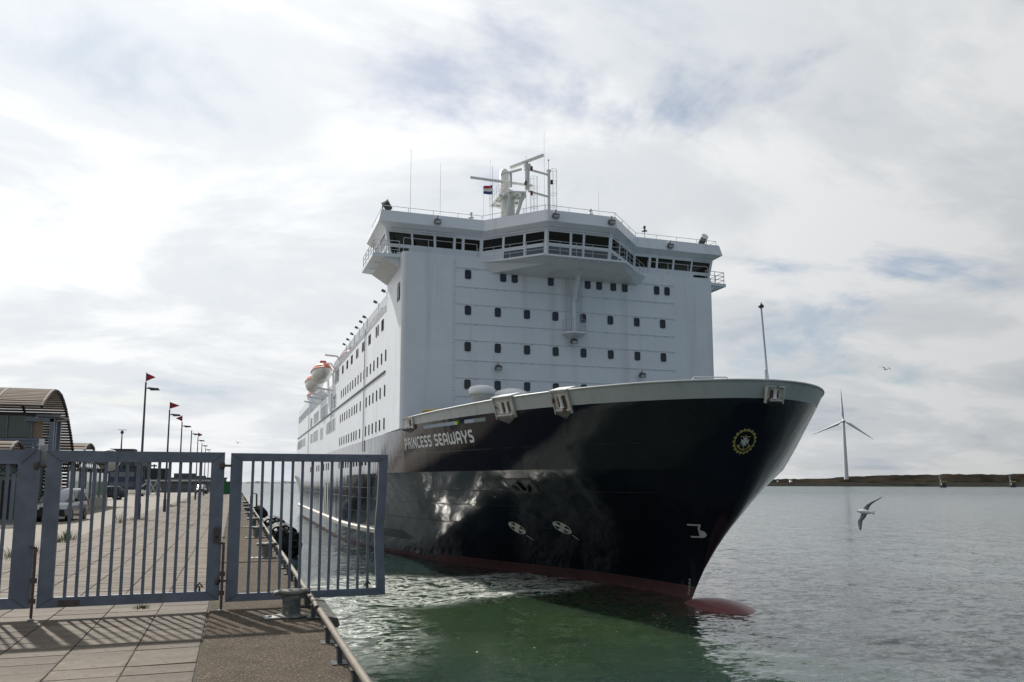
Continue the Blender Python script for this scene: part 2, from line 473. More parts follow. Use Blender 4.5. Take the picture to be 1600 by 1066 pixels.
    ln = nn('ShaderNodeVectorMath', operation='LENGTH'); L(geo.outputs['Position'], ln.inputs[0])
    far_r = nn('ShaderNodeMapRange'); L(ln.outputs['Value'], far_r.inputs[0]); far_r.inputs[1].default_value = 70; far_r.inputs[2].default_value = 500; far_r.inputs[3].default_value = 0.; far_r.inputs[4].default_value = .2
    L(mth('ADD', rg.outputs[0], far_r.outputs[0]), p.inputs['Roughness'])
    # waves as slopes, so that they stay choppy right to the horizon; calmer in the ship's lee
    lee = sm(blob((9, 33), (17, 30), .1), .0, .6)
    def slope(scale, amp, detail, sc=(1, 1.5, 1), rot=.25, dist=.3):
        mp = nn('ShaderNodeMapping'); mp.inputs['Scale'].default_value = sc; mp.inputs['Rotation'].default_value = (0, 0, rot)
        L(geo.outputs['Position'], mp.inputs[0])
        n = nn('ShaderNodeTexNoise'); n.inputs['Scale'].default_value = scale; n.inputs['Detail'].default_value = detail; n.inputs['Roughness'].default_value = .6; n.inputs['Distortion'].default_value = dist
        L(mp.outputs[0], n.inputs['Vector'])
        v = nn('ShaderNodeVectorMath', operation='MULTIPLY_ADD'); L(n.outputs['Color'], v.inputs[0]); v.inputs[1].default_value = (amp, amp, 0); v.inputs[2].default_value = (-amp / 2, -amp / 2, 0)
        return v.outputs[0]
    def vadd(a_, b_):
        v = nn('ShaderNodeVectorMath', operation='ADD'); L(a_, v.inputs[0]); L(b_, v.inputs[1]); return v.outputs[0]
    def vscale(a_, f_):
        v = nn('ShaderNodeVectorMath', operation='SCALE'); L(a_, v.inputs[0])
        if isinstance(f_, (int, float)): v.inputs['Scale'].default_value = f_
        else: L(f_, v.inputs['Scale'])
        return v.outputs[0]
    sl = vadd(vadd(slope(.28, .24, 2), slope(1.0, .48, 3)), slope(3.1, .47, 3))
    sl = vscale(sl, mth('SUBTRACT', 1.0, mth('MULTIPLY', lee, .55)))
    sl = vadd(sl, vscale(slope(1.7, .9, 5, (1, 1, 1), .8, 1.2), sm(reg, .05, .6)))
    sl = vadd(sl, geo.outputs['Normal'])
    nv = nn('ShaderNodeVectorMath', operation='NORMALIZE'); L(sl, nv.inputs[0]); L(nv.outputs[0], p.inputs['Normal'])
    L(mth('SUBTRACT', 1.0, foam, clamp=True), p.inputs['Subsurface Weight'])
    p.inputs['Subsurface Radius'].default_value = (1.0, 1.4, .8)
    p.inputs['Subsurface Scale'].default_value = 4.5
    me.materials.append(m); MATS['sea_water'] = m
    o = put('water', me); struct(o)
build_water()

# ---- quay body, road behind it, paving and edge slabs
KERB = -0.35; EDGE = 1.52; QY0 = -40.0; QY1 = 186.0
b = MB(); b.box(((KERB + EDGE) / 2, (QY0 + QY1) / 2, (Q - .30 - 6) / 2), (EDGE - KERB - .02, QY1 - QY0, Q - .30 + 6), 'quay_face')
struct(b.build('quay_wall'))
b = MB(); b.box((-205.95, 180, Q - .525), (400, 700, 1.0), 'brick_road'); struct(b.build('road'))
# land below so that the far end of the road is closed to the water
b = MB(); b.box((-6.0 - 200, 180, -1.2), (399, 699, 9.0), 'quay_face'); struct(b.build('ground'))
PX0 = -5.93
b = MB(); b.box(((PX0 + KERB + .02) / 2, (QY0 + QY1) / 2, Q - .514), (KERB - PX0 + .02, QY1 - QY0, 1.0), 'joint_dirt')
pav = struct(b.build('pavement'))
TW = (KERB - PX0) / 7.0; TL = .49
def slab_mesh(seed):
    r = random.Random(seed); w = TW - .016; l = TL - .014; h = .05; k = .006
    vs = []
    for (zz, ins) in ((-h, 0), (-k, 0), (0, k)):
        for sx, sy in ((-1, -1), (1, -1), (1, 1), (-1, 1)):
            vs.append((sx * (w / 2 - ins), sy * (l / 2 - ins), zz + (r.uniform(-.0025, .0025) if ins else 0)))
    fs = [(8, 9, 10, 11)]
    for a in (0, 4):
        fs += [(a + i, a + (i + 1) % 4, a + 4 + (i + 1) % 4, a + 4 + i) for i in range(4)]
    m = MB(); m.add(vs, fs, 'paving'); return m
sm_meshes = [slab_mesh(i).mesh('paving_slab') for i in range(6)]
row0 = 8.6
count = 0
far = MB()
rs = random.Random(3)
nrows = 300
for i in range(nrows):
    y = row0 + i * TL
    for c in range(7):
        x = PX0 + TW * (c + .5)
        # hidden rows: outside the picture at the left near the camera
        vis = x > -.36 * y + (-.2 if y < 16 else -6)
        yy = y + (0 if c % 2 == 0 else TL * .08)
        if y < 30 and vis and count < 300:
            o = put('paving_slab', sm_meshes[rs.randrange(6)], pav, (x, yy, Q + rs.uniform(-.003, .003)))
            o.rotation_euler = (rs.uniform(-.004, .004), rs.uniform(-.004, .004), rs.uniform(-.003, .003))
            count += 1
        elif y < 150:
            k = random.Random(i * 7 + c).randrange(6)
            src = slab_mesh(k); o0 = len(far.v)
            far.add([(px + x, py + yy, pz + Q) for px, py, pz in src.v], src.f, 'paving')
for i in range(-20, 0):
    y = row0 + i * TL
    for c in range(7):
        src = slab_mesh((i * 7 + c) % 6)
        far.add([(px + PX0 + TW * (c + .5), py + y, pz + Q) for px, py, pz in src.v], src.f, 'paving')
o = far.build('paving_field', pav); o['kind'] = 'stuff'
# edge slabs of exposed aggregate, one every eight to ten metres
joints = [-12, -2, 4.2, 12.9, 23.2, 32.4, 40.7, 48.2, 56.2, 64.4, 72.6, 80.8, 89, 97.2, 105.4, 113.6, 122, 131, 140, 150, 160, 172, 186]
coping = empty('quay_coping', (0.5, 0, Q)); coping['kind'] = 'structure'
for i in range(len(joints) - 1):
    y0 = joints[i] + .035; y1 = joints[i + 1] - .035; l = y1 - y0
    m = MB(); ny = max(2, int(l / .6))
    prof = [(KERB + .02, -.3), (KERB + .02, -.01), (KERB + .045, .018), (EDGE - .10, .018), (EDGE - .02, -.03), (EDGE, -.12), (EDGE, -.3)]
    G = []
    for j in range(ny + 1):
        yy = -l / 2 + l * j / ny; r2 = random.Random(i * 100 + j)
        G.append([(x - .5 + (r2.uniform(-.008, .008) if k in (1, 2, 3, 4) else 0), yy, z + (r2.uniform(-.004, .004) if 0 < k < 6 else 0)) for k, (x, z) in enumerate(prof)])
    m.grid(G, 'aggregate', smooth=False)
    for e in (0, -1):
        m.add(G[e], [tuple(range(len(prof)))], 'aggregate')
    put('coping_slab', m.mesh('coping_slab'), coping, (0, (y0 + y1) / 2, (i * 37 % 5 - 2) * .006))

# ---- far shore on the right: beach, dunes
def dunes():
    x0, x1, n = 560, 3600, 220
    G = []
    def line(s):   # shore line from behind the bow away to the right
        return Vector((640 + s * 560, 905 - s * 560, 0))
    ns, nd = 260, 26
    rows = []
    for i in range(ns):
        s = -.35 + 2.0 * i / (ns - 1)
        p = line(s); nrm = Vector((.70, .71, 0))
        row = []
        for j in range(nd):
            d = (j / (nd - 1)) ** 1.25 * 330 - 12
            h = 0.0
            ramp_ = min(1, max(0, (d - 0) / 40)); top = 5.5 + 7.5 * min(1, max(0, (s + .02) / .28)) + 4.0 * max(0, s)
            nzv = float(fbm(np.array(p.x * .02 + d * .01), np.array(p.y * .02 + d * .02), 11, 5))
            if d < 0: h = -2.5
            elif d < 26: h = .4 + 4.2 * d / 26
            else:
                k = min(1, (d - 26) / 60.0); k = k * k * (3 - 2 * k)
                h = 4.6 + (top - 4.6) * k + (.4 + 1.5 * k) * nzv + random.uniform(-.7, .7) * k
            q = p + nrm * d
            row.append((q.x, q.y, h))
        rows.append(row)
    m = MB()
    m.grid([r[:6] for r in rows], 'shore_stone'); m.grid([r[5:] for r in rows], 'dune')
    struct(m.build('dunes'))
dunes()
# low breakwater closing the harbour mouth far up the channel
m = MB(); G = []
for i in range(80):
    x = -120 + i * 9.0; h = 5.0 + 1.2 * math.sin(i * .7) + .8 * math.sin(i * 2.3)
    G.append([(x, 2380, -2), (x, 2392, h), (x, 2404, h + .6), (x, 2420, -2)])
m.grid(G, 'building_grey', smooth=False)
struct(m.build('breakwater'))
# ================================================================== SHIP
CXS, Y0 = 24.2, 32.4
DELTA = R(0.53264)
def ship_to_world(p):
    c, s = math.cos(DELTA), math.sin(DELTA); x = p[0] + CXS; y = p[1] + Y0
    return Vector((x * c + y * s, -x * s + y * c, p[2]))
ship = empty('ferry', ship_to_world((0, 0, 0)), -DELTA)
tag(ship, 'large passenger ferry with navy hull and white superstructure, bow towards the camera', 'ferry')
SZ = [-4, -1, 0, .82, 1.77, 3.25, 4.86, 6.2, 7.25, 8.6, 10.4, 11.45, 13]
SY = [9.5, 8.3, 7.95, 7.35, 6.6, 5.3, 3.75, 2.75, 2.2, 1.35, .4, 0., 0.]
def stem(z): return np.interp(z, SZ, SY)
WU = [0, 1, 4, 8.5, 16.4, 23.8, 32, 37, 44, 52, 60, 70]
WH = [0, .12, .55, 1.6, 5.1, 8.1, 10.0, 11.2, 12.5, 13.25, 13.45, 13.45]
TU = [0, .12, .35, .7, 1.3, 2.2, 3.0, 4.2, 5.8, 8.5, 12.5, 17.5, 22.5, 27, 33, 60, 70]
TH = [0, 1.0, 1.8, 2.6, 3.6, 4.7, 5.5, 6.5, 7.6, 9.0, 10.5, 11.75, 12.7, 13.25, 13.45, 13.45, 13.45]
KH = [0, .55, 1.1, 1.65, 2.45, 3.4, 4.15, 5.2, 6.5, 8.1, 9.8, 11.25, 12.35, 13.05, 13.42, 13.45, 13.45]
def pch(x, X, Y):
    X = np.asarray(X, float); Y = np.asarray(Y, float); h = np.diff(X); d = np.diff(Y) / h
    m = np.zeros(len(X)); m[0] = d[0]; m[-1] = d[-1]
    for i in range(1, len(X) - 1):
        m[i] = 0 if d[i - 1] * d[i] <= 0 else 2 * d[i - 1] * d[i] / (d[i - 1] + d[i])
    x = np.clip(x, X[0], X[-1]); k = np.clip(np.searchsorted(X, x) - 1, 0, len(h) - 1); t = (x - X[k]) / h[k]
    return Y[k] * (1 + 2 * t) * (1 - t) ** 2 + m[k] * h[k] * t * (1 - t) ** 2 + Y[k + 1] * t * t * (3 - 2 * t) + m[k + 1] * h[k] * t * t * (t - 1)
ZK = 7.25
def hw(y, z):
    y = np.asarray(y, float); z = np.asarray(z, float)
    u = np.maximum(y - stem(z), 0)
    w = pch(u, WU, WH); k = pch(u, TU, KH); t = pch(u, TU, TH)
    a = np.clip(z / ZK, 0, 1) ** 1.25; b_ = np.clip((z - ZK) / (11.45 - ZK), 0, 1)
    r = np.where(z < ZK, w + (k - w) * a, k + (t - k) * b_) * np.where(z < 0, np.maximum(.3, 1 + z * .06), 1)
    run = np.clip((y - 128) / 23, 0, 1) ** 2 * np.clip((7.5 - z) / 8, 0, 1)   # hull draws in towards the stern
    return r - 3.2 * run
def hp(y, z, side=-1): return Vector((side * float(hw(y, z)), y, z))
def hnormal(y, z, side=-1):
    e = .02
    a = hp(y + e, z, side) - hp(y - e, z, side); b_ = hp(y, z + e, side) - hp(y, z - e, side)
    n = a.cross(b_).normalized()
    return n if n.x * side > 0 else -n
STERN = 151.0
SLOT = [(13.36, 15.81), (16.58, 21.95)]
SLZ = (10.2, 10.42)
us = sorted(set([0, .03, .08, .15, .25, .4, .6, .85, 1.15, 1.5, 1.9, 2.4, 3, 3.7, 4.5, 5.4, 6.4, 7.5, 8.7, 10, 11.4, 12.4] + [round(s - .27, 3) for ab in SLOT for s in ab]
       + [14.3, 17.6, 19, 20.3, 23, 24.4, 25.35, 27, 28.5, 30, 32, 34, 36, 39, 42, 45, 48, 52, 56, 60, 65, 70, 80, 90, 100, 110, 120, 126, 131, 136, 141, 145, 148, 150.7]))
zs = [-3, -1.5, -.6, 0, .35, .75, 1.2, 1.8, 2.4, 3.0, 3.6, 4.2, 4.8, 5.4, 6.0, 6.6, 7.05, 7.25, 7.45, 8.0, 8.6, 9.3, 9.8, SLZ[0], SLZ[1], 10.62, 11.0, 11.45]
hull = MB()
def sheer(u, z):   # the bulwark drops a little towards the house
    return z - (.30 * min(1, max(0, (u - 3) / 22)) if z > 11.2 else 0)
for side in (-1, 1):
    idx = {}
    vs = []
    for i, u in enumerate(us):
        for j, z in enumerate(zs):
            y = float(stem(z)) + u * (STERN - float(stem(z))) / 150.7 if u > 60 else float(stem(z)) + u
            idx[i, j] = len(vs); vs.append((side * float(hw(y, z)), y, sheer(u, z)))
    groups = {}
    for i in range(len(us) - 1):
        for j in range(len(zs) - 1):
            z = (zs[j] + zs[j + 1]) / 2; u = (us[i] + us[i + 1]) / 2
            if abs(z - sum(SLZ) / 2) < .05 and any(a - .27 < u < b2 - .27 for a, b2 in SLOT): continue
            if z < (.75 if u < 26 else .35): m_ = 'boot_red'
            elif u > 25.35 and z > 10.42: m_ = 'white_paint'
            elif z > 10.62: m_ = 'grey_band'
            else: m_ = 'navy_hull'
            groups.setdefault(m_, []).append((idx[i, j], idx[i + 1, j], idx[i + 1, j + 1], idx[i, j + 1]))
    o0 = len(hull.v); hull.v += vs
    for m_, fs in groups.items():
        k = hull.mi(m_)
        for f in fs:
            hull.f.append([q + o0 for q in f]); hull.m.append(k); hull.sm.append(True)
hull.add([(sx * float(hw(STERN, z)), STERN, z) for z in zs for sx in (-1, 1)], [(2 * j, 2 * j + 1, 2 * j + 3, 2 * j + 2) for j in range(len(zs) - 1)], 'navy_hull')
me = hull.mesh('hull')
bm = bmesh.new(); bm.from_mesh(me); bmesh.ops.remove_doubles(bm, verts=bm.verts, dist=.0005)
bmesh.ops.recalc_face_normals(bm, faces=bm.faces)
for e in bm.edges:   # crisp knuckle line
    a, c_ = e.verts
    if abs(a.co.z - ZK) < .01 and abs(c_.co.z - ZK) < .01: e.smooth = False
    if abs(a.co.x) < .002 and abs(c_.co.x) < .002 and a.co.z < 6: e.smooth = False
bm.to_mesh(me); bm.free()
hullo = put('hull', me, ship); hullo['label'] = 'glossy navy hull with grey bulwark band and red boot topping'
# bulwark cap, foredeck
ytop = [float(u) for u in us if u <= 25.4]
capm = MB()
capm.tube([(-float(hw(u, 11.45)), u, sheer(u, 11.45) + .02) for u in reversed(ytop)] + [(float(hw(u, 11.45)), u, sheer(u, 11.45) + .02) for u in ytop[1:]], .06, 'grey_band', 6)
capm.build('bulwark_rail', hullo)
ud = [.9] + [u for u in us if 1 < u <= 26]
dk = MB(); dk.grid([[(-float(hw(u, 9.3)) + .06, u, 9.3), (float(hw(u, 9.3)) - .06, u, 9.3)] for u in ud], 'deck_green', smooth=False); dk.build('foredeck', ship)
# plate seams running round the bow and along the side
for z, u0, u1 in ((8.55, .3, 110), (6.0, 3, 60), (5.0, 5, 110), (3.6, 9, 60)):
    m = MB(); pts = [u0 + (u1 - u0) * k / 70 for k in range(71)]
    G = []
    for u in pts:
        y = float(stem(z)) + u; p = hp(y, z); n = hnormal(y, z)
        G.append([p + Vector((0, 0, -.022)), p + n * .004 + Vector((0, 0, -.012)), p + n * .004 + Vector((0, 0, .012)), p + Vector((0, 0, .022))])
    m.grid(G, 'navy_hull'); m.build('plate_seam', hullo)
# rubbing strake along the waterline
m = MB(); G = []
for k in range(90):
    y = 36.5 + (148 - 36.5) * (k / 89) ** 1.3; zc_ = 1.9; e = min(1, (y - 36.5) / 2)
    p = hp(y, zc_); n = hnormal(y, zc_); n.z = 0; n.normalize()
    G.append([p + Vector((0, 0, -.30)), p + n * .30 * e + Vector((0, 0, -.2)), p + n * .34 * e + Vector((0, 0, .16)), p + Vector((0, 0, .26))])
m.grid(G[:12], 'dark_steel', smooth=False); m.grid(G[11:], 'rust_white', smooth=False)
st = m.build('rubbing_strake', hullo); st['label'] = 'scuffed pale rubbing strake with a dark forward end'
# bulbous bow
m = MB(); G = []
for i in range(25):
    t = i / 24; y = 1.7 + 7.0 * t; rr_ = math.sin(math.acos(1 - 2 * min(.5, t * .62))) if t < .8 else 1
    w_ = max(.02, 2.15 * max(0, 1 - (2 * t - 1) ** 2) ** .5)
    h_ = w_ * .6
    G.append([(w_ * math.cos(a), y, -.93 + h_ * 1.0 * math.sin(a) + .04 * t) for a in [2 * math.pi * k / 24 for k in range(24)]])
m.grid(G, 'bulb_red', closed=True); bb = m.build('bulbous_bow', hullo); bb['label'] = 'red bulb just breaking the surface ahead of the stem'

# ---------------------------------------------------------------- superstructure
XW = 13.45; FW = 25.6
def rounded_front(x, y0, y1, r, n=8):
    pts = [(-x, y1)]
    for k in range(n + 1):
        a = math.pi + math.pi / 2 * k / n; pts.append((-x + r + r * math.cos(a), y0 + r + r * math.sin(a)))
    for k in range(n + 1):
        a = -math.pi / 2 + math.pi / 2 * k / n; pts.append((x - r + r * math.cos(a), y0 + r + r * math.sin(a)))
    return pts + [(x, y1)]
m = MB(); pl = rounded_front(XW, FW, 32.4, .35); m.prism(pl, 10.44, 23.88, 'white_paint'); m.box((0, FW + 3.2, 9.88), (24.4, 6.3, 1.14), 'white_paint')
front = m.build('front_house', ship); front['label'] = 'tall flat white house front with rows of small dark windows'
m = MB(); m.box((0, (32.41 + 74.5) / 2, (10.43 + 21.2) / 2 + .3), (2 * XW - .004, 74.5 - 32.41, 21.2 - 10.43 - .6), 'white_paint')
m.box((0, 53.4, 20.9), (2 * XW - .004, 42.09, .6), 'white_paint')
side1 = m.build('forward_house', ship)
m = MB(); m.box((0, 93.8, 14.4), (2 * XW - .004, 38.6, 7.94), 'white_paint'); m.box((0, 93.8, 19.9), (19, 38.4, 3.0), 'white_paint'); side2 = m.build('boat_deck_house', ship)
m = MB(); m.box((0, 128.5, 15.9), (2 * XW - .004, 30.8, 10.9), 'white_paint'); m.box((0, 147, 12.4), (2 * XW - .4, 6.2, 4.0), 'white_paint'); side3 = m.build('aft_house', ship)
# windows
def rrect(w, h, r, n=3):
    P = []
    for cx_, cy_, a0 in ((w / 2 - r, h / 2 - r, 0), (-w / 2 + r, h / 2 - r, 90), (-w / 2 + r, -h / 2 + r, 180), (w / 2 - r, -h / 2 + r, 270)):
        for k in range(n + 1):
            a = R(a0 + 90 * k / n); P.append((cx_ + r * math.cos(a), cy_ + r * math.sin(a)))
    return P
def window_mesh(w, h, r, glass, frame, t=.05, proud=.045):
    """in the x-z plane, facing -y"""
    o_ = rrect(w, h, r); i_ = rrect(w - 2 * t, h - 2 * t, max(.02, r - t * .6)); n = len(o_)
    mb = MB()
    mb.add([(x, 0.01, z) for x, z in o_] + [(x, -proud, z) for x, z in o_] + [(x, -proud, z) for x, z in i_] + [(x, -.012, z) for x, z in i_],
           [(k, (k + 1) % n, n + (k + 1) % n, n + k) for k in range(n)] + [(n + k, n + (k + 1) % n, 2 * n + (k + 1) % n, 2 * n + k) for k in range(n)] + [(2 * n + k, 2 * n + (k + 1) % n, 3 * n + (k + 1) % n, 3 * n + k) for k in range(n)], frame)
    mb.add([(x, -.012, z) for x, z in i_], [tuple(range(n))], glass)
    return mb.mesh('window')
wm_front = window_mesh(.5, .72, .12, 'window_glass', 'window_frame')
for z, xs in ((22.45, [-8.35, -5.5, -4.55, -1.5, 1.71, 2.73, 4.0, 5.05, 8.0, 8.98]), (19.63, None), (16.8, None), (13.9, None)):
    for k in range(8) if xs is None else range(len(xs)):
        x = -8.34 + 2.405 * k if xs is None else xs[k]
        put('window', wm_front, front, (x, FW, z))
def side_win(me_, par, y, z):
    o = put('window', me_, par, (-XW, y, z)); o.rotation_euler = (0, 0, R(-90)); return o
wm_side = window_mesh(.36, .95, .06, 'window_glass', 'window_frame', .04)
for y in (34.0, 34.6, 36.7, 37.7, 41.3, 42.1, 45.5, 46.4, 49.8, 50.8, 54.3, 55.1, 58.3, 59.1, 62.6, 63.4): side_win(wm_side, side1, y, 19.78)
for y in [32.6 + 2.1 * k for k in range(16)]: side_win(wm_side, side1, y - .2, 16.9)
for z in (14.0, 11.27):
    for y in (32.6, 34.9, 36.8, 38.9, 40.9, 43.0, 47.1, 49.7, 51.5, 53.5, 55.8, 57.9, 60.1, 62.2, 64.3): side_win(wm_side, side1, y, z)
for y in (42.8, 45, 46.9, 49, 51.2, 53.4, 55.9, 58, 60.2, 62.4, 64.5, 77.3, 80, 83.7, 86, 91.5, 95, 104.1, 107): side_win(wm_side, hullo, y, 8.55)
def big(par, y0, y1, z, h, glass='grey_window'):
    n = max(1, round((y1 - y0) / 2.2)); w = (y1 - y0) / n
    me_ = window_mesh(w - .25, h, .06, glass, 'rail_grey', .06)
    for k in range(n): side_win(me_, par, y0 + w * (k + .5), z)
big(side1, 67.0, 71.2, 19.75, 1.6); big(side1, 69.6, 73.4, 16.8, 1.5); big(side2, 80.5, 91, 16.6, 1.55); big(side2, 94.7, 103.1, 16.75, 1.6); big(side2, 106.5, 110, 16.6, 1.5)
big(side3, 115, 141.8, 19.3, 1.3); big(side1, 70, 74.2, 13.8, 1.5); big(side2, 75.2, 81, 13.8, 1.5); big(side2, 86.3, 90.6, 13.6, 1.6, 'pale_window'); big(side2, 94.7, 103.1, 13.8, 1.6, 'pale_window'); big(side2, 105, 109, 13.8, 1.5, 'pale_window')
big(side3, 130.6, 143.4, 14.0, 1.6); big(side3, 122, 129, 14.0, 1.4, 'pale_window')
# the dark moulding, scupper pipes
for par, a, c_ in ((side1, 32.5, 74.5), (side2, 74.6, 113), (side3, 113.2, 143.8)):
    m = MB(); m.box((-XW - .05, (a + c_) / 2, 15.58), (.11, c_ - a, .13), 'dark_steel'); m.build('moulding', par)
for par, y, z0, z1 in ((side1, 44.2, 9.4, 21.2), (side2, 74.75, 12.9, 18.2), (side3, 113.2, 10.5, 21.2)):
    m = MB(); m.tube([(-XW - .09, y, z0), (-XW - .09, y, z1)], .05, 'rail_grey', 6); m.build('scupper_pipe', par)
# welded stiffener seams on the house front, flanged edge at the left
for z in (22.95, 21.45, 20.1, 18.6, 17.3, 15.75, 14.4, 13.0):
    m = MB(); m.box((.15, FW - .02, z), (18.9, .03, .03), 'seam_paint')
    for k in range(26):
        m.box((-9.1 + k * .74 + .1 * math.sin(k * 5.1), FW - .022, z - .05), (.05 + .1 * (k * 7 % 3), .03, .06), 'seam_paint')
    m.build('weld_seam', front)
tick = MB(); tick.box((0, 0, 0), (.26, .028, .03), 'seam_paint'); tickm = tick.mesh('weld_tick')
for k in range(56): put('weld_tick', tickm, front, (-9.45 + .05 * (k % 2), FW - .012, 12.2 + k * .205), scale=(1.2 - .35 * (k % 3), 1, 1))
# corner opening and its shutter
m = MB(); m.prism([(-.55, -.7), (.55, -.7), (.55, .35), (.25, .7), (-.55, .7)], -XW - .03, -XW + .1, 'black', axis='X')
m.box((-XW - .04, 0, -.1), (.05, .8, .8), 'dark_steel'); m.build('corner_hatch', front, (0, 27.0, 21.0))

# ---------------------------------------------------------------- bridge
E_, YF, YB, XB0, XB1 = 14.95, 26.72, 22.68, 2.87, 6.78
def outline(ins):
    return [(-E_ + ins, 33.0), (-E_ + ins, YF + ins), (-XB1 - .1 * ins, YF + ins), (-XB0 + .25 * ins, YB + ins), (XB0 - .25 * ins, YB + ins), (XB1 + .1 * ins, YF + ins), (E_ - ins, YF + ins), (E_ - ins, 33.0)]
bz = [(23.9, .72), (26.0, .42), (26.0, .42), (26.36, -.2), (27.3, 0.0)]
bridge = MB()
def loft(mb, a, b2, m_):
    A = [(x, y, a[0]) for x, y in outline(a[1])]; B = [(x, y, b2[0]) for x, y in outline(b2[1])]; n = len(A)
    mb.add(A + B, [(k, k + 1, n + k + 1, n + k) for k in range(n - 1)], m_)
loft(bridge, (26.0, .42), (26.36, -.2), 'white_paint'); loft(bridge, (26.36, -.2), (27.3, 0.), 'white_paint'); loft(bridge, (27.3, 0.), (27.3, .12), 'white_paint'); loft(bridge, (27.1, .12), (27.3, .12), 'white_paint')
bridge.prism(outline(.13), 26.7, 27.1, 'deck_green')
bridge.prism(outline(.40), 26.02, 26.1, 'interior')
bridge.prism([(x, y) for x, y in outline(.70)], 23.885, 23.93, 'interior')
panes = []
def seg_pt(i, a, z):
    t = (z - 23.9) / 2.1; ins = .72 + (.42 - .72) * t; o_ = outline(ins)
    p, q = Vector((*o_[i], z)), Vector((*o_[i + 1], z)); return p + (q - p) * a
def plate(mb, i, a0, a1, z0, z1, m_, th=.09, off=0.):
    c_ = [seg_pt(i, a0, z0), seg_pt(i, a1, z0), seg_pt(i, a1, z1), seg_pt(i, a0, z1)]
    n = (c_[1] - c_[0]).cross(c_[3] - c_[0]).normalized()
    mid = (c_[0] + c_[2]) / 2
    if n.dot(mid - Vector((0, 31, 24.9))) < 0: n = -n
    f = [p + n * off for p in c_]; g = [p - n * (th - off) for p in c_]
    mb.add(f + g, [(0, 1, 2, 3), (7, 6, 5, 4), (0, 4, 5, 1), (1, 5, 6, 2), (2, 6, 7, 3), (3, 7, 4, 0)], m_)
def wall(i, rows):
    """rows: list of (z0, z1, [(a0,a1),...]) openings from the bottom up"""
    z = 23.9
    for z0, z1, ops in rows:
        if z0 > z: plate(bridge, i, 0, 1, z, z0, 'white_paint')
        a = 0.
        for a0, a1 in ops:
            plate(bridge, i, a, a0, z0, z1, 'white_paint'); a = a1
            p_ = MB(); plate(p_, i, a0 + .0005, a1 - .0005, z0 + .002, z1 - .002, 'bay_glass' if (z0 < 24.5 and i in (2, 3, 4)) else 'bridge_glass', .02, -.03); panes.append(p_)
        plate(bridge, i, a, 1, z0, z1, 'white_paint'); z = z1
    if z < 26.0: plate(bridge, i, 0, 1, z, 26.0, 'white_paint')
up = (24.88, 25.76)
lo = (24.0, 24.62)
wing = [(.03, .255), (.275, .49), (.515, .70), (.725, .79), (.82, .985)]
wall(0, [(lo[0], lo[1], [(.08, .45), (.5, .92)]), (up[0], up[1], [(.08, .45), (.5, .92)])])
wall(1, [(lo[0], lo[1], [(.03, .225)]), (up[0], up[1], wing)])
wall(2, [(lo[0], lo[1], [(.36, .66), (.69, .96)]), (up[0], up[1], [(.03, .33), (.365, .65), (.685, .965)])])
wall(3, [(lo[0], lo[1], [(.03, .35), (.385, .55), (.585, .96)]), (up[0], up[1], [(.03, .35), (.385, .55), (.585, .96)])])
wall(4, [(lo[0], lo[1], [(.03, .3), (.34, .6)]), (up[0], up[1], [(.03, .33), (.365, .65), (.685, .965)])])
wall(5, [(lo[0], lo[1], [(.775, .97)]), (up[0], up[1], [(.015, .18), (.21, .275), (.30, .485), (.51, .725), (.745, .97)])])
wall(6, [(lo[0], lo[1], [(.08, .45), (.5, .92)]), (up[0], up[1], [(.08, .45), (.5, .92)])])
# aft bulkhead with wing windows
bridge.box((0, 32.6, 24.95), (23.0, .1, 2.08), 'interior')
for sx in (-1, 1):
    bridge.box((sx * 12.9, 32.6, 25.9), (2.9, .1, .2), 'interior'); bridge.box((sx * 12.9, 32.6, 24.75), (2.9, .1, .12), 'interior')
bo = bridge.build('bridge', ship); bo['label'] = 'wheelhouse spanning the ship with a projecting centre bay'
for p_ in panes: p_.build('window_pane', bo)
for x, y, w_, h_ in ((0, 24.6, 3.6, 1.05), (-5.2, 28.2, 2.2, 1.0), (5.4, 28.2, 2.2, 1.0), (-12.0, 29.2, 1.4, .95), (12.0, 29.2, 1.4, .95), (-9, 29, 2, .9)):
    m = MB(); m.box((x, y, 23.93 + h_ / 2), (w_, .8, h_), 'dark_steel', taper=.85); m.build('console', bo)
# blinds rails above the panes
for i, a0, a1 in ((1, .05, .48), (1, .5, .72), (2, .05, .95), (3, .02, .4), (3, .42, .97), (4, .08, .3), (5, .74, .98)):
    m = MB(); p0 = seg_pt(i, a0, 25.95); p1 = seg_pt(i, a1, 25.95); o_ = Vector((0, -.14, 0)); m.tube([p0 + o_, p1 + o_], .06, 'white_paint', 6); m.build('blind_rail', bo)
# wing underside brackets, ledge, balcony platforms
for sx in (-1, 1):
    m = MB(); m.prism([(sx * 13.2, 26.6), (sx * 15.55, 26.75), (sx * 15.6, 32.2), (sx * 13.2, 33.0)], 23.62, 23.88, 'white_paint')
    m.prism([(sx * 13.40, 22.8), (sx * 13.40, 23.625), (sx * 14.7, 23.625)], 26.8, 32.6, 'white_paint', axis='Y')
    m.box((sx * 14.9, 28.6, 23.61), (.5, .12, .03), 'lamp_glass'); m.box((sx * 14.9, 30.6, 23.61), (.5, .12, .03), 'lamp_glass')
    m.build('bridge_wing_platform', bo)
def railing(name, par, path, h, step=1.5, bars=2, r=.028, m_='rail_grey'):
    mb = MB(); path = [Vector(p) for p in path]
    for k in range(bars):
        dz = Vector((0, 0, h * (k + 1) / bars)); mb.tube([p + dz for p in path], r, m_, 5)
    for a, c_ in zip(path[:-1], path[1:]):
        n = max(1, round((c_ - a).length / step))
        for k in range(n + 1):
            p = a + (c_ - a) * (k / n); mb.tube([p, p + Vector((0, 0, h))], r, m_, 5)
    return mb.build(name, par)
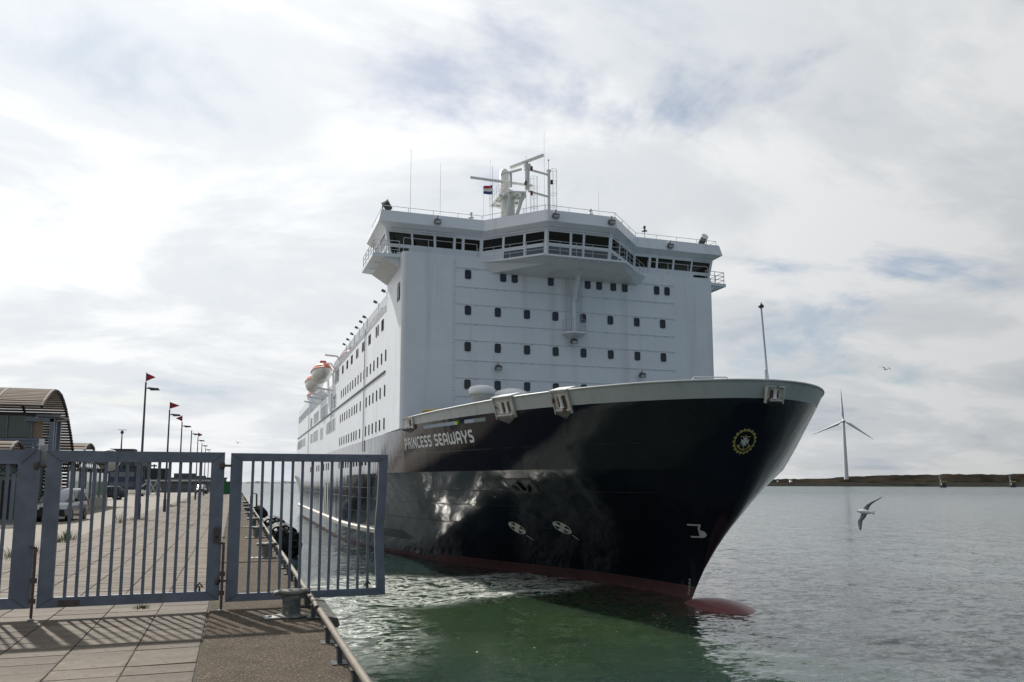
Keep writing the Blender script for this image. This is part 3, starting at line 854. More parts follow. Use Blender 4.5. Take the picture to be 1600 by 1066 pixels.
railing('railing', bo, [(-15.5, 32.1, 23.88), (-15.45, 26.9, 23.88), (-13.5, 26.75, 23.88)], 1.05, 1.2, 3)
railing('railing', bo, [(15.5, 32.1, 23.88), (15.45, 26.9, 23.88), (13.5, 26.75, 23.88)], 1.05, 1.2, 3)
railing('railing', bo, [(-13.3, 26.1, 23.9), (-7.5, 26.1, 23.9)], 1.15, 1.9, 1, .022)
railing('railing', bo, [(7.5, 26.1, 23.9), (13.3, 26.1, 23.9)], 1.15, 1.9, 1, .022)
# projecting walkway round the bay with tapered soffit
wk = [(-7.6, 26.4), (-3.45, 22.15), (3.45, 22.15), (7.4, 26.4)]
m = MB(); m.prism(wk + [(7.4, 27), (-7.6, 27)], 23.52, 23.66, 'white_paint')
A = [(-7.2, 25.58, 23.52), (-3.3, 22.5, 23.52), (3.3, 22.5, 23.52), (7.0, 25.58, 23.52)]; B = [(-6.4, 25.58, 22.72), (-2.9, 23.4, 23.2), (2.9, 23.4, 23.2), (6.2, 25.58, 22.72)]
m.add(A + B, [(0, 1, 5, 4), (1, 2, 6, 5), (2, 3, 7, 6), (4, 5, 6, 7)], 'white_paint')
for k in range(9): m.beam((-3 + k * .75, 22.3, 23.5), (-3 + k * .75, 23.0, 23.42), .04, .12, 'white_paint')
m.build('bay_walkway', bo)
railing('railing', bo, [(-7.4, 26.2, 23.66), (-3.4, 22.22, 23.66), (3.4, 22.22, 23.66), (7.2, 26.2, 23.66)], 1.05, 1.45, 3, .02)
# roof rail
rp = [(-14.8, 32.5, 27.3), (-14.8, 26.95, 27.3), (-6.85, 26.95, 27.3), (-2.95, 22.9, 27.3), (2.95, 22.9, 27.3), (6.85, 26.95, 27.3), (14.8, 26.95, 27.3), (14.8, 32.5, 27.3)]
railing('railing', bo, rp, .42, 2.1, 1, .022)
# ladder column and small platform under the bay
m = MB(); m.beam((.42, 25.4, 21.0), (.55, 24.6, 23.3), .3, .25, 'white_paint'); m.beam((.55, 24.6, 22.9), (1.1, 24.2, 23.5), .2, .2, 'white_paint'); m.beam((.4, 25.45, 18.4), (.4, 25.45, 21.2), .28, .2, 'white_paint')
for x in (-.25, 0., .85, 1.1):
    m.tube([(x, 25.4, 18.4), (x, 25.4, 23.2)], .018, 'rail_grey', 4)
for k in range(22):
    z = 18.5 + k * .22; m.tube([(-.25, 25.4, z), (0., 25.4, z)], .014, 'rail_grey', 4); m.tube([(.85, 25.4, z), (1.1, 25.4, z)], .014, 'rail_grey', 4)
m.build('ladder_column', front)
m = MB(); m.prism([(-.55, 25.59), (-.55, 24.9), (-.1, 24.45), (.95, 24.45), (1.25, 24.9), (1.25, 25.59)], 18.2, 18.32, 'white_paint')
m.add([(-.5, 25.58, 18.2), (-.5, 24.9, 18.2), (-.1, 24.5, 18.2), (.9, 24.5, 18.2), (1.2, 24.9, 18.2), (1.2, 25.58, 18.2), (.35, 25.58, 17.75)], [(0, 1, 6), (1, 2, 6), (2, 3, 6), (3, 4, 6), (4, 5, 6)], 'white_paint'); m.build('ladder_platform', front)
railing('railing', front, [(-.5, 25.5, 18.32), (-.5, 24.9, 18.32), (-.05, 24.5, 18.32), (.9, 24.5, 18.32), (1.2, 24.9, 18.32), (1.2, 25.5, 18.32)], 1.0, .7, 2, .016)
# floodlights on house front and fascia
def floodlight(par, p, tilt=35, s=1.0, rz=0.):
    m = MB(); m.box((0, -.02, 0), (.52 * s, .26 * s, .32 * s), 'dark_steel', taper=.9); m.box((0, -.155 * s, -.01), (.40 * s, .02, .22 * s), 'lamp_glass'); m.box((0, .16 * s, .14 * s), (.08, .3 * s, .05), 'dark_steel'); m.box((0, .25 * s, .12 * s), (.14, .04, .5 * s), 'white_paint')
    o = m.build('floodlight', par, p); o.rotation_euler = (R(tilt), 0, rz)
for p in ((-5.96, FW - .32, 15.25), (6.36, FW - .32, 15.2), (.26, FW - .5, 17.62)): floodlight(front, p)
for p, rz in (((-10.6, YF - .32, 26.75), 0), ((-2.3, YB - .3, 26.8), 0), ((2.4, YB - .3, 26.8), 0), ((9.9, YF - .32, 26.75), 0)): floodlight(bo, p, rz=rz)
# searchlights on the wing roofs
for x, t in ((-14.3, 40), (14.35, 5)):
    m = MB(); m.tube([(0, 0, 0), (0, 0, .75)], .06, 'dark_steel', 8); m.tube([(0, 0, .62), (.32, 0, .8), (.34, 0, 1.1)], .035, 'dark_steel', 6); m.tube([(0, 0, .62), (-.32, 0, .8), (-.34, 0, 1.1)], .035, 'dark_steel', 6)
    a = R(t); d = Vector((-math.sin(a) if x < 0 else 0, -.5, math.cos(a) if x < 0 else .35)).normalized(); c_ = Vector((0, 0, 1.15))
    m.tube([c_ - d * .42, c_ + d * .3], .3, 'dark_steel', 14); m.tube([c_ + d * .3, c_ + d * .42], [.32, .32], 'lamp_glass', 14)
    m.build('searchlight', bo, (x, 28.3, 27.1))
# ---- radar mast
mx, my = -3.3, 31.2
m = MB()
m.tube([(mx, my, 27.0), (mx, my, 29.6), (mx, my, 31.7)], [.75, .68, .55], 'mast_white', 14)
m.tube([(mx - .3, my, 31.1), (mx - .3, my, 33.4), (mx - .25, my, 33.65)], [.42, .42, .2], 'mast_white', 14)
for dx in (-.3, .9): m.beam((mx + dx * .6, my - .5, 29.0), (mx + dx, my - 1.6, 30.95), .22, .22, 'mast_white')
mast = m.build('radar_mast', bo)
m = MB(); m.prism([(-4.3, 33.6), (-4.3, 30.6), (-3.7, 29.5), (-2.3, 29.2), (-1.9, 30.2), (-1.9, 33.6)], 31.0, 31.12, 'mast_white')
for k in range(4): m.beam((-4.0 + k * .62, 29.9, 30.94), (-4.0 + k * .62, 33.5, 30.94), .08, .12, 'mast_white')
for y in (30.6, 31.8, 33.0): m.beam((-4.2, y, 30.92), (-2.0, y, 30.92), .08, .14, 'mast_white')
m.build('mast_platform', bo)
railing('railing', bo, [(-4.25, 33.5, 31.12), (-4.25, 30.6, 31.12), (-3.7, 29.55, 31.12)], .9, .8, 2, .02)
m = MB(); m.beam((-6.95, 30.2, 32.15), (-1.2, 30.6, 32.25), .12, .2, 'mast_white'); m.tube([(-6.95, 30.2, 32.15), (-3.4, 30.4, 32.2)], [.07, .16], 'mast_white', 8); m.build('signal_yard', bo)
m = MB(); m.beam((-4.45, 29.6, 32.45), (-2.75, 29.0, 32.95), .26, .12, 'mast_white'); m.tube([(-3.6, 29.4, 31.42), (-3.6, 29.4, 32.6)], .12, 'mast_white', 8); m.build('small_radar', bo)
m = MB(); m.tube([(-2.05, 29.6, 31.42), (-2.05, 29.6, 33.2)], .22, 'mast_white', 12); m.box((-2.05, 29.6, 33.45), (.5, .5, .5), 'mast_white'); m.tube([(-2.05, 29.6, 33.6), (-2.05, 29.6, 34.0)], .1, 'mast_white', 8)
rot = Matrix.Rotation(R(0), 3, 'Z'); m.beam((-3.3, 30.4, 33.55), (-.9, 28.6, 34.3), .30, .16, 'mast_white'); m.build('large_radar', bo)
m = MB(); m.tube([(.2, 30.3, 27.0), (.2, 30.3, 33.6)], .13, 'mast_white', 10); m.tube([(.2, 30.3, 33.6), (.2, 30.3, 33.72)], .24, 'mast_white', 10); m.tube([(.2, 30.3, 33.72), (.2, 30.3, 34.6)], .03, 'mast_white', 6); m.lathe((.2, 30.3, 34.6), [(.02, 0), (.07, .03), (.07, .1), (.02, .13)], 'dark_steel', 8)
m.beam((-1.9, 29.8, 33.35), (.2, 30.3, 33.3), .12, .16, 'mast_white'); m.beam((-1.9, 29.8, 31.4), (.2, 30.3, 31.3), .12, .16, 'mast_white'); m.tube([(.2, 30.3, 28.6), (-.8, 30.3, 27.2)], .04, 'mast_white', 6); m.build('signal_post', bo)
for x0, z0, z1 in ((.72, 27.2, 33.9), (-1.1, 27.6, 33.0)):
    m = MB()
    for k in range(6):
        a = 2 * math.pi * k / 6; m.tube([(x0 + .33 * math.cos(a), 30.5 + .33 * math.sin(a), z0), (x0 + .33 * math.cos(a), 30.5 + .33 * math.sin(a), z1)], .014, 'rail_grey', 4)
    for k in range(7):
        z = z0 + (z1 - z0) * k / 6; m.tube([(x0 + .33 * math.cos(2 * math.pi * q / 12), 30.5 + .33 * math.sin(2 * math.pi * q / 12), z) for q in range(13)], .016, 'rail_grey', 4)
    m.build('ladder_cage', bo)
for p in ((-1.72, 29.4, 33.3), (-1.72, 29.4, 31.1), (.42, 30.1, 32.6), (-2.3, 29.3, 31.9)):
    m = MB(); m.lathe(p, [(.05, -.2), (.12, -.18), (.12, .18), (.05, .2)], 'red_light' if p[0] < -1 and p[2] > 31 and p[0] > -2 else 'black', 8); m.build('navigation_light', bo)
# whip aerials
for x, y, z1, r_ in ((-12.35, 28.6, 33.2, .018), (-9.9, 28.6, 32.4, .016), (-5.4, 29.5, 33.6, .014), (-4.85, 30.6, 33.6, .03), (-2.5, 28.6, 34.0, .025), (-.85, 28.6, 36.5, .016), (-6.0, 29.4, 31, .014), (4.2, 28.6, 31.6, .014)):
    m = MB(); m.tube([(x, y, 27.0), (x, y, 27.9)], .07, 'mast_white', 6); m.tube([(x, y, 27.8), (x, y, z1)], [r_, r_ * .6], 'rail_grey', 5); m.build('whip_aerial', bo)
for x, y, z, h_ in ((2.5, 26.6, 27.1, 1.6), (6.25, 28.6, 27.1, 1.5), (6.9, 28.6, 27.1, .9), (8.6, 28.6, 27.1, 1.4), (-7.3, 28.6, 27.1, .9)):
    m = MB(); m.tube([(x, y, z), (x, y, z + h_)], .04, 'mast_white', 6); m.lathe((x, y, z + h_), [(.05, 0), (.25, .04), (.25, .08), (.09, .12), (.09, .3), (.12, .34), (.12, .5), (.04, .55)], 'mast_white' if x < 4 else 'dark_steel', 10); m.build('roof_sensor', bo)
# side rail with light posts on the forward house
railing('railing', side1, [(-XW + .1, 32.6, 21.2), (-XW + .1, 74.3, 21.2)], .95, .55, 4, .02, 'rail_grey')
for y in (33.2, 37.6, 44.5, 47, 50.2, 54, 57.6, 61):
    m = MB(); m.tube([(0, 0, 0), (0, 0, 1.15), (-.2, 0, 1.3)], .03, 'dark_steel', 6); m.box((-.3, 0, 1.3), (.34, .24, .18), 'dark_steel', rot=Matrix.Rotation(R(25), 3, 'Y')); m.build('deck_light', side1, (-XW + .12, y, 21.2))
cm = MB(); cm.lathe((0, 0, 0), [(.3, 0), (.34, .3), (.32, 1.0), (.1, 1.15)], 'clean_white', 10); cme = cm.mesh('liferaft_canister')
for k in range(9): put('liferaft_canister', cme, side1, (-XW + .7, 38.5 + k * .75, 21.2))
railing('railing', side2, [(-XW + .1, 75, 18.38), (-XW + .1, 112.8, 18.38)], 1.0, 1.4, 3, .03)
m = MB(); m.box((0, 0, .55), (3, 3, 1.1), 'mast_white'); m.lathe((0, 0, 1.1), [(.9, 0), (.9, .6), (.5, .95)], 'mast_white', 14); m.build('ventilator', side3, (-11.5, 116, 21.35))
# davits
for y in (76.2, 83.6, 88.6, 96.0):
    m = MB(); m.beam((-11.8, y, 18.4), (-12.0, y, 22.6), .3, .35, 'mast_white'); m.tube([(-12.0, y, 22.3), (-12.8, y, 23.4), (-14.4, y, 23.5)], .14, 'mast_white', 8); m.beam((-12.6, y, 18.6), (-15.6, y, 19.05), .2, .22, 'mast_white'); m.build('davit', side2)
# gangway door panels low in the hull
for y in (76.6, 79.4, 81.4):
    m = MB(); p = hp(y, 4.2); m.box((p.x - .03, y, 4.3), (.06, .7, 4.2), 'mark_white'); m.build('side_door', hullo)

# ---------------------------------------------------------------- things on the bow
def arc_table(z):
    uu = np.linspace(0, 40, 4001); yy = stem(z) + uu; xx = hw(yy, z); ds = np.hypot(np.diff(xx), np.diff(yy)); return uu, np.concatenate([[0], np.cumsum(ds)])
def ribbon(mb, pts, w, place, m_, closed=False, step=.12, k=0):
    """thick polyline in 2-D laid on the hull by place(a, b, lift)"""
    P = []
    pts = [Vector(p) for p in pts]
    if closed: pts = pts + [pts[0]]
    for a, c_ in zip(pts[:-1], pts[1:]):
        n = max(1, int((c_ - a).length / step)); P += [a + (c_ - a) * (i / n) for i in range(n)]
    P.append(pts[-1]); G = []
    for i, p in enumerate(P):
        a = P[i - 1] if i else (P[-2] if closed else None); c_ = P[i + 1] if i < len(P) - 1 else (P[1] if closed else None)
        d1 = (p - a).normalized() if a is not None else (c_ - p).normalized(); d2 = (c_ - p).normalized() if c_ is not None else d1
        t = (d1 + d2); t = t.normalized() if t.length > 1e-6 else d1; n = Vector((-t.y, t.x)); q = min(1.6, 1 / max(.5, n.dot(Vector((-d1.y, d1.x)))))
        G.append([place(*(p + n * (w / 2 * q)), k), place(*(p - n * (w / 2 * q)), k)])
    mb.grid(G, m_, smooth=False)
def arcp(cx_, cy_, rx, ry, a0, a1, n=8): return [(cx_ + rx * math.cos(R(a0 + (a1 - a0) * i / n)), cy_ + ry * math.sin(R(a0 + (a1 - a0) * i / n))) for i in range(n + 1)]
T_ = .165
def glyph(ch, w, h):
    l = T_ / 2; r = w - T_ / 2; b_ = T_ / 2; t = h - T_ / 2; m_ = h / 2; e = 0; k = .16
    top_r = arcp(r - k, t - k, k, k, 90, 0, 4)
    if ch == 'P': return [[(l, e), (l, h)], [(l + .05, t)] + top_r + arcp(r - k, m_ - .05 + k, k, k, 0, -90, 4) + [(l + .05, m_ - .05)]]
    if ch == 'R': return [[(l, e), (l, h)], [(l + .05, t)] + top_r + arcp(r - k, m_ + k, k, k, 0, -90, 4) + [(l + .05, m_)], [(r - .2, m_), (r - .02, m_ - .2), (r, e)]]
    if ch == 'I': return [[(w / 2, e), (w / 2, h)]]
    if ch == 'N': return [[(l, e), (l, h)], [(l, h - .06), (r, .06)], [(r, e), (r, h)]]
    if ch == 'C': return [[(w, t)] + arcp(l + k, t - k, k, k, 90, 180, 4) + arcp(l + k, b_ + k, k, k, 180, 270, 4) + [(w, b_)]]
    if ch == 'E': return [[(w, t)] + arcp(l + k * .6, t - k * .6, k * .6, k * .6, 90, 180, 3) + arcp(l + k, b_ + k, k, k, 180, 270, 4) + [(w, b_)], [(l, m_), (w - .06, m_)]]
    if ch == 'S':
        k = .15; q = (t - m_) / 2 if (t - m_) / 2 < k else k
        return [[(w - .02, t)] + arcp(l + q, t - q, q, q, 90, 180, 4) + arcp(l + q, m_ + q, q, q, 180, 270, 4) + arcp(r - q, m_ - q, q, q, 90, 0, 4) + arcp(r - q, b_ + q, q, q, 0, -90, 4) + [(.02, b_)]]
    if ch == 'A': return [[(l, e)] + arcp(l + .2, t - .2, .2, .2, 180, 90, 4) + arcp(r - .2, t - .2, .2, .2, 90, 0, 4) + [(r, e)], [(l, m_ - .1), (r, m_ - .1)]]
    if ch == 'W': return [[(l, h)] + arcp(l + .18, b_ + .18, .18, .18, 180, 270, 4) + arcp(w / 2 - .18, b_ + .18, .18, .18, 270, 360, 4) + [(w / 2, h - .12)], [(w / 2, b_ + .2)] + arcp(w / 2 + .18, b_ + .18, .18, .18, 180, 270, 4) + arcp(r - .18, b_ + .18, .18, .18, 270, 360, 4) + [(r, h)]]
    if ch == 'Y': return [[(l, h), (l + .03, m_ + .15), (w / 2 - .02, m_ - .08), (w / 2, e)], [(r, h), (r - .03, m_ + .15), (w / 2 + .02, m_ - .08)]]
WID = dict(P=.62, R=.64, I=.2, N=.66, C=.58, E=.54, S=.6, A=.7, W=1.0, Y=.74)
uu, ss = arc_table(9.3)
s_left = float(np.interp(26.1 - float(stem(9.3)), uu, ss)); s_right = float(np.interp(15.35 - float(stem(9.3)), uu, ss))
text = 'PRINCESS SEAWAYS'
nat = sum(.36 if c_ == ' ' else WID[c_] + .115 for c_ in text) - .115
fs = (s_left - s_right) / nat
pos = 0.
for c_ in text:
    if c_ == ' ': pos += .36; continue
    w_ = WID[c_]
    def place(a, b_, k, p0=pos):
        s = s_left - (p0 + a) * fs; u = float(np.interp(s, uu, ss)) if False else float(np.interp(s, ss, uu)); z = 8.93 + b_ + .07 * (p0 / nat); y = float(stem(9.3)) + u
        return hp(y, z) + hnormal(y, z) * (.012 + .003 * k)
    m = MB()
    for i, st_ in enumerate(glyph(c_, w_, .8)): ribbon(m, st_, T_, place, 'lettering', k=i)
    m.build('letter', hullo); pos += w_ + .115
def frame_at(y, z):
    n = hnormal(y, z); e1 = (hp(y - .05, z) - hp(y + .05, z)); e1 = (e1 - n * e1.dot(n)).normalized(); e2 = n.cross(e1)
    if e2.z < 0: e2 = -e2
    c_ = hp(y, z)
    def place(a, b_, k):
        p = c_ + e1 * a + e2 * b_; q = hp(p.y, p.z)
        if p.y < float(stem(p.z)) + .02: q = p
        return q + hnormal(max(p.y, float(stem(p.z)) + .05), p.z) * (.012 + .003 * k)
    return place
circ = lambda r_, n=36, sx=1.: [(sx * r_ * math.cos(2 * math.pi * i / n), r_ * math.sin(2 * math.pi * i / n)) for i in range(n)]
def fan(mb, pts, c_, place, m_, k=0):
    mb.add([place(*c_, k)] + [place(*p, k) for p in pts], [(0, i + 1, (i + 1) % len(pts) + 1) for i in range(len(pts))], m_)
def poly_on(mb, pts, place, m_, k=0, close=True):
    P = []
    for a, c_ in zip(pts, pts[1:] + pts[:1]):
        for i in range(4): P.append((a[0] + (c_[0] - a[0]) * i / 4, a[1] + (c_[1] - a[1]) * i / 4))
    cx_ = sum(p[0] for p in pts) / len(pts); cy_ = sum(p[1] for p in pts) / len(pts); fan(mb, P, (cx_, cy_), place, m_, k)
# thruster symbols: ring and cross, with a pointer below
for y, z in ((19.2, 3.47), (14.88, 3.7)):
    pl_ = frame_at(y, z); m = MB()
    ribbon(m, circ(.62), .09, pl_, 'mark_white', closed=True)
    for a0 in (45, 135, 225, 315):
        a = R(a0); d = Vector((math.cos(a), math.sin(a))); n = Vector((-d.y, d.x))
        poly_on(m, [tuple(n * -.08), tuple(d * .56 - n * .24), tuple(d * .58 + n * .24), tuple(n * .08)], pl_, 'mark_white', 1)
    m.build('thruster_symbol', hullo)
    m = MB(); ribbon(m, [(.32, -.78), (.56, -1.3)], .09, pl_, 'mark_white'); m.build('thruster_pointer', hullo)
# bulb symbol near the stem
pl_ = frame_at(5.6, 3.95); m = MB()
ribbon(m, [(-.42, .42), (.30, .42), (.18, .2), (.14, -.42)], .11, pl_, 'mark_white'); ribbon(m, [(-.46, -.42), (.2, -.42)], .11, pl_, 'mark_white', k=1)
poly_on(m, arcp(.16, -.2, .36, .27, -90, 90, 8), pl_, 'mark_white', 2); m.build('bulb_symbol', hullo)
# draught marks
for k in range(5):
    y = 8.1 - .08 * k; m = MB(); pl_ = frame_at(8.15 - .1 * k, .3 + .2 * k); ribbon(m, [(-.05, -.05), (.05, -.05), (.05, .05), (-.05, .05)], .03, pl_, 'mark_white', closed=True); m.build('draught_mark', hullo)
# crest: gold wreath ring, anchor and white cross
ue, se = arc_table(8.56)
def pl_(a, b_, k, sc=.66):
    s = sc - a; z = 8.56 + b_ * .97; y = float(stem(z)) + float(np.interp(abs(s), se, ue)); sd_ = -1 if s >= 0 else 1
    return hp(y, z, sd_) + hnormal(max(y, float(stem(z)) + .04), z, sd_) * (.014 + .003 * k)
m = MB(); ribbon(m, circ(.55, 48, .92), .055, pl_, 'mark_gold', closed=True, step=.05)
for k in range(18):
    a = 2 * math.pi * k / 18; c_ = (.575 * .92 * math.cos(a), .575 * math.sin(a)); fan(m, [(c_[0] + .075 * math.cos(q * .785), c_[1] + .075 * math.sin(q * .785)) for q in range(8)], c_, pl_, 'mark_gold', 1)
ribbon(m, [(0, .33), (0, -.40)], .045, pl_, 'mark_gold', k=1); ribbon(m, circ(.06, 10), .03, pl_, 'mark_gold', closed=True, step=.03, k=2); ribbon(m, [(-.26, .25), (.26, .25)], .04, pl_, 'mark_gold', k=3)
ribbon(m, arcp(0, -.12, .30, .29, 200, 340, 10), .06, pl_, 'mark_gold', k=2)
for sx in (-1, 1): fan(m, [(sx * .28 + .08 * math.cos(q * .785), -.22 + .08 * math.sin(q * .785)) for q in range(8)], (sx * .28, -.22), pl_, 'mark_gold', 4)
for a0 in (0, 90, 180, 270):
    a = R(a0); d = Vector((math.cos(a), math.sin(a))); n = Vector((-d.y, d.x)); o_ = Vector((0, .0))
    poly_on(m, [tuple(o_ + n * -.03), tuple(o_ + d * .22 - n * .13), tuple(o_ + d * .17), tuple(o_ + d * .22 + n * .13), tuple(o_ + n * .03)], pl_, 'mark_white', 5)
m.build('crest', hullo)
# anchor in its pocket plate
pl_ = frame_at(13.6, 6.35); m = MB()
ribbon(m, [(-1.25, .55), (1.25, .55), (1.15, -.7), (-1.1, -.7)], .16, pl_, 'black', closed=True, k=6)
poly_on(m, [(-1.1, .45), (1.1, .45), (1.0, -.6), (-1.0, -.6)], pl_, 'dark_steel', 2)
po = m.build('anchor_pocket', hullo)
c_ = hp(13.6, 6.35); n_ = hnormal(13.6, 6.35); e1 = Vector((n_.y, -n_.x, 0)).normalized(); e2 = n_.cross(e1); e2 = e2 if e2.z > 0 else -e2
m = MB(); b0 = c_ + n_ * .12
m.beam(b0 + e2 * .4, b0 - e2 * .35, .2, .16, 'black', up=n_); m.tube([b0 - e1 * .75 + e2 * .1, b0 - e1 * .5 - e2 * .35, b0 - e2 * .45, b0 + e1 * .5 - e2 * .35, b0 + e1 * .75 + e2 * .1], [.06, .13, .16, .13, .06], 'black', 8); m.build('anchor', hullo)
# fairleads cut into the bulwark: pale box, sloping lid, rollers, dark lip
def fairlead(y, w_, side=-1, z0=10.35, z1=11.42, lid=True, n_roll=1, drop=.36, centre=None):
    zc_ = (z0 + z1) / 2; c_ = hp(y, zc_, side); n = hnormal(y, zc_, side)
    if centre: c_ = Vector(centre); n = Vector((.04, -.97, -.22)).normalized()
    t = Vector((-n.y, n.x, 0)).normalized()
    if t.y < 0 and not centre: t = -t
    v = n.cross(t).normalized(); v = v if v.z > 0 else -v          # up along the flared plating
    m = MB(); H = (z1 - z0) / 2 / max(.5, v.z); h = w_ / 2
    def P(a, d, b_): return c_ + t * a + n * d + v * b_
    def slab(a0, a1, d0, d1, b0, b1, m_):
        vs_ = [P(a, d, b_) for b_ in (b0, b1) for a, d in ((a0, d0), (a1, d0), (a1, d1), (a0, d1))]
        m.add(vs_, [(3, 2, 1, 0), (4, 5, 6, 7), (0, 1, 5, 4), (1, 2, 6, 5), (2, 3, 7, 6), (3, 0, 4, 7)], m_)
    slab(-h, h, .02, .05, -H, H, 'rust_white')
    for s_ in (-1, 1): slab(s_ * h - .03, s_ * h + .03, .0, .16, -H - .06, H, 'rust_white')
    slab(-h * .55, h * .5, .05, .06, -H * .5, H * .55, 'rust')
    slab(-h - .03, h + .03, .0, .14, H - .05, H + .02, 'rust_white')
    A = [P(-h, .02, -H), P(h, .02, -H), P(h, .17, -H), P(-h, .17, -H), P(0, .0, -H - drop)]
    m.add(A, [(0, 1, 2, 3), (3, 2, 4), (0, 3, 4), (1, 0, 4), (2, 1, 4)], 'dark_steel')
    m.tube([P(-h, .1, -H - .02), P(0, .03, -H - drop - .04), P(h, .1, -H - .02)], .025, 'dark_steel', 5)
    if lid:
        L0 = [c_ + t * a + Vector((n.x, n.y, 0)).normalized() * d + Vector((0, 0, z - c_.z)) for a, d, z in ((-h - .06, .42, z1 - .02), (h + .06, .42, z1 - .02), (h + .06, -.4, z1 + .22), (-h - .06, -.4, z1 + .22))]
        L1 = [p + Vector((0, 0, .05)) for p in L0]; m.add(L0 + L1, [(3, 2, 1, 0), (4, 5, 6, 7), (0, 1, 5, 4), (1, 2, 6, 5), (2, 3, 7, 6), (3, 0, 4, 7)], 'clean_white')
    fo = m.build('fairlead', ship)
    for k in range(n_roll):
        p = (k - (n_roll - 1) / 2) * .5; r_ = MB(); r_.tube([P(p, .1, -H * .55), P(p, .1, -H * .35), P(p, .1, H * .35), P(p, .1, H * .6)], [.13, .09, .09, .13], 'clean_white', 10); r_.build('roller', fo)
    r_ = MB(); r_.tube([P(-h + .06, .1, -H * .78), P(h - .06, .1, -H * .78)], .06, 'rust_white', 8); r_.build('roller', fo)
fairlead(11.35, 1.75, z0=10.3, n_roll=2); fairlead(7.15, 1.1, z0=10.3); fairlead(.16, 1.0, z0=10.4, z1=11.15, lid=False, centre=(.1, .06, 10.8), drop=.12)
fairlead(24.75, 2.2, z0=10.35, z1=11.2, lid=False, n_roll=2, drop=.2)
# foredeck fittings showing above the bulwark
m = MB(); m.lathe((-8.95, 19.6, 0), [(.55, 9.3), (.55, 12.2), (.72, 12.25), (.72, 12.42), (.88, 12.45), (.92, 12.55), (.92, 12.85), (.8, 13.0), (.4, 13.1), (.05, 13.12)], 'clean_white', 24); m.build('mushroom_vent', ship)
m = MB(); m.lathe((-6.6, 20.2, 0), [(1.0, 9.3), (1.0, 12.3), (1.25, 12.35), (1.25, 12.55), (1.0, 12.85), (.5, 13.02), (.05, 13.06)], 'clean_white', 24); m.build('mushroom_vent', ship)
m = MB(); m.tube([(-12.2, 23.6, 9.3), (-12.2, 23.6, 11.5), (-12.1, 23.4, 11.6), (-9.9, 21.0, 11.6), (-9.8, 20.9, 9.3)], .07, 'yellow_paint', 8); m.build('yellow_handrail', ship)
for x0, y0, x1, y1, z in ((-3.2, 2.0, -1.4, 1.6, 11.75), (1.9, 1.7, 2.9, 2.4, 11.72)):
    m = MB(); m.tube([(x0, y0, 10.9), (x0, y0, z - .1), (x0 + .1, y0, z), (x1 - .1, y1, z), (x1, y1, z - .1), (x1, y1, 10.9)], .035, 'rail_grey', 6); m.build('deck_rail', ship)
m = MB(); m.lathe((.55, 12, 11.4), [(.35, -1.8), (.35, -.1), (.5, 0), (.5, .12), (.2, .22)], 'clean_white', 12); m.build('small_vent', ship)
MX, MY = .62, 1.35
m = MB(); m.tube([(MX + .1, MY, 9.6), (MX + .12, MY, 11.6), (MX + .1, MY, 12.0)], .075, 'rail_grey', 8); m.tube([(MX + .1, MY, 11.9), (MX - .1, MY, 15.35)], [.06, .045], 'rail_grey', 8); m.tube([(MX + .08, MY, 12.2), (MX + .5, MY + .3, 11.0)], .03, 'rail_grey', 6); m.tube([(MX, MY, 12.2), (MX - .02, MY, 11.3)], .03, 'rail_grey', 6)
m.lathe((MX - .1, MY, 15.35), [(.04, 0), (.13, .05), (.15, .11), (.09, .2), (.02, .28), (.012, .36)], 'dark_steel', 10); m.build('bow_mast', ship)
for x in (-4, 3.5):
    m = MB(); m.box((0, 0, .5), (1.6, 1.2, 1.0), 'deck_green'); m.tube([(-1.4, 0, .9), (1.4, 0, .9)], .5, 'deck_green', 14); m.build('windlass', ship, (x, 10, 9.3))

# ---------------------------------------------------------------- things carried by the ship
def lifeboat(local, length, label):
    r_ = empty('lifeboat', ship_to_world(local), -DELTA); tag(r_, label, 'lifeboat', 'lifeboats on the davits')
    G = []; K = []
    for i in range(17):
        t = -1 + 2 * i / 16; f = (1 - abs(t) ** 2.6) ** .62; y = t * length / 2
        G.append([(1.3 * f * math.sin(a) , y, 1.55 - (1.55 - .35 * abs(t) ** 2) * max(0, math.cos(a)) ** .75 * (1 if f > .02 else 0)) for a in [R(-90 + 180 * k / 14) for k in range(15)]])
        K.append([(1.25 * f * math.cos(a), y * .97, 1.55 + (.9 * f ** .6) * math.sin(a) ** .8) for a in [R(180 * k / 12) for k in range(13)]])
    m = MB(); m.grid(G, 'lifeboat_white'); m.build('hull', r_)
    m = MB(); m.grid(K, 'lifeboat_orange'); m.build('canopy', r_)
    m = MB(); m.tube([(g[0][0] * 1.02, g[0][1], g[0][2]) for g in G], .07, 'lifeboat_orange', 6); m.tube([(g[-1][0] * 1.02, g[-1][1], g[-1][2]) for g in G], .07, 'lifeboat_orange', 6); m.build('gunwale', r_)
    m = MB(); m.box((0, -length * .18, 2.5), (.9, 1.3, .45), 'lifeboat_orange', taper=.8); m.build('steering_cover', r_)
    return r_
lifeboat((-14.6, 78.6, 20.0), 9.6, 'nearest white lifeboat with orange canopy hanging over the ship side')
lifeboat((-14.55, 90.4, 20.0), 9.6, 'white lifeboat with orange canopy hanging behind the nearest one')
lifeboat((-12.2, 119.5, 20.9), 7.5, 'small orange topped lifeboat farthest aft, standing on the roof')
lifeboat((-11.6, 71.0, 20.9), 7.0, 'orange topped boat half hidden behind the deck rail')
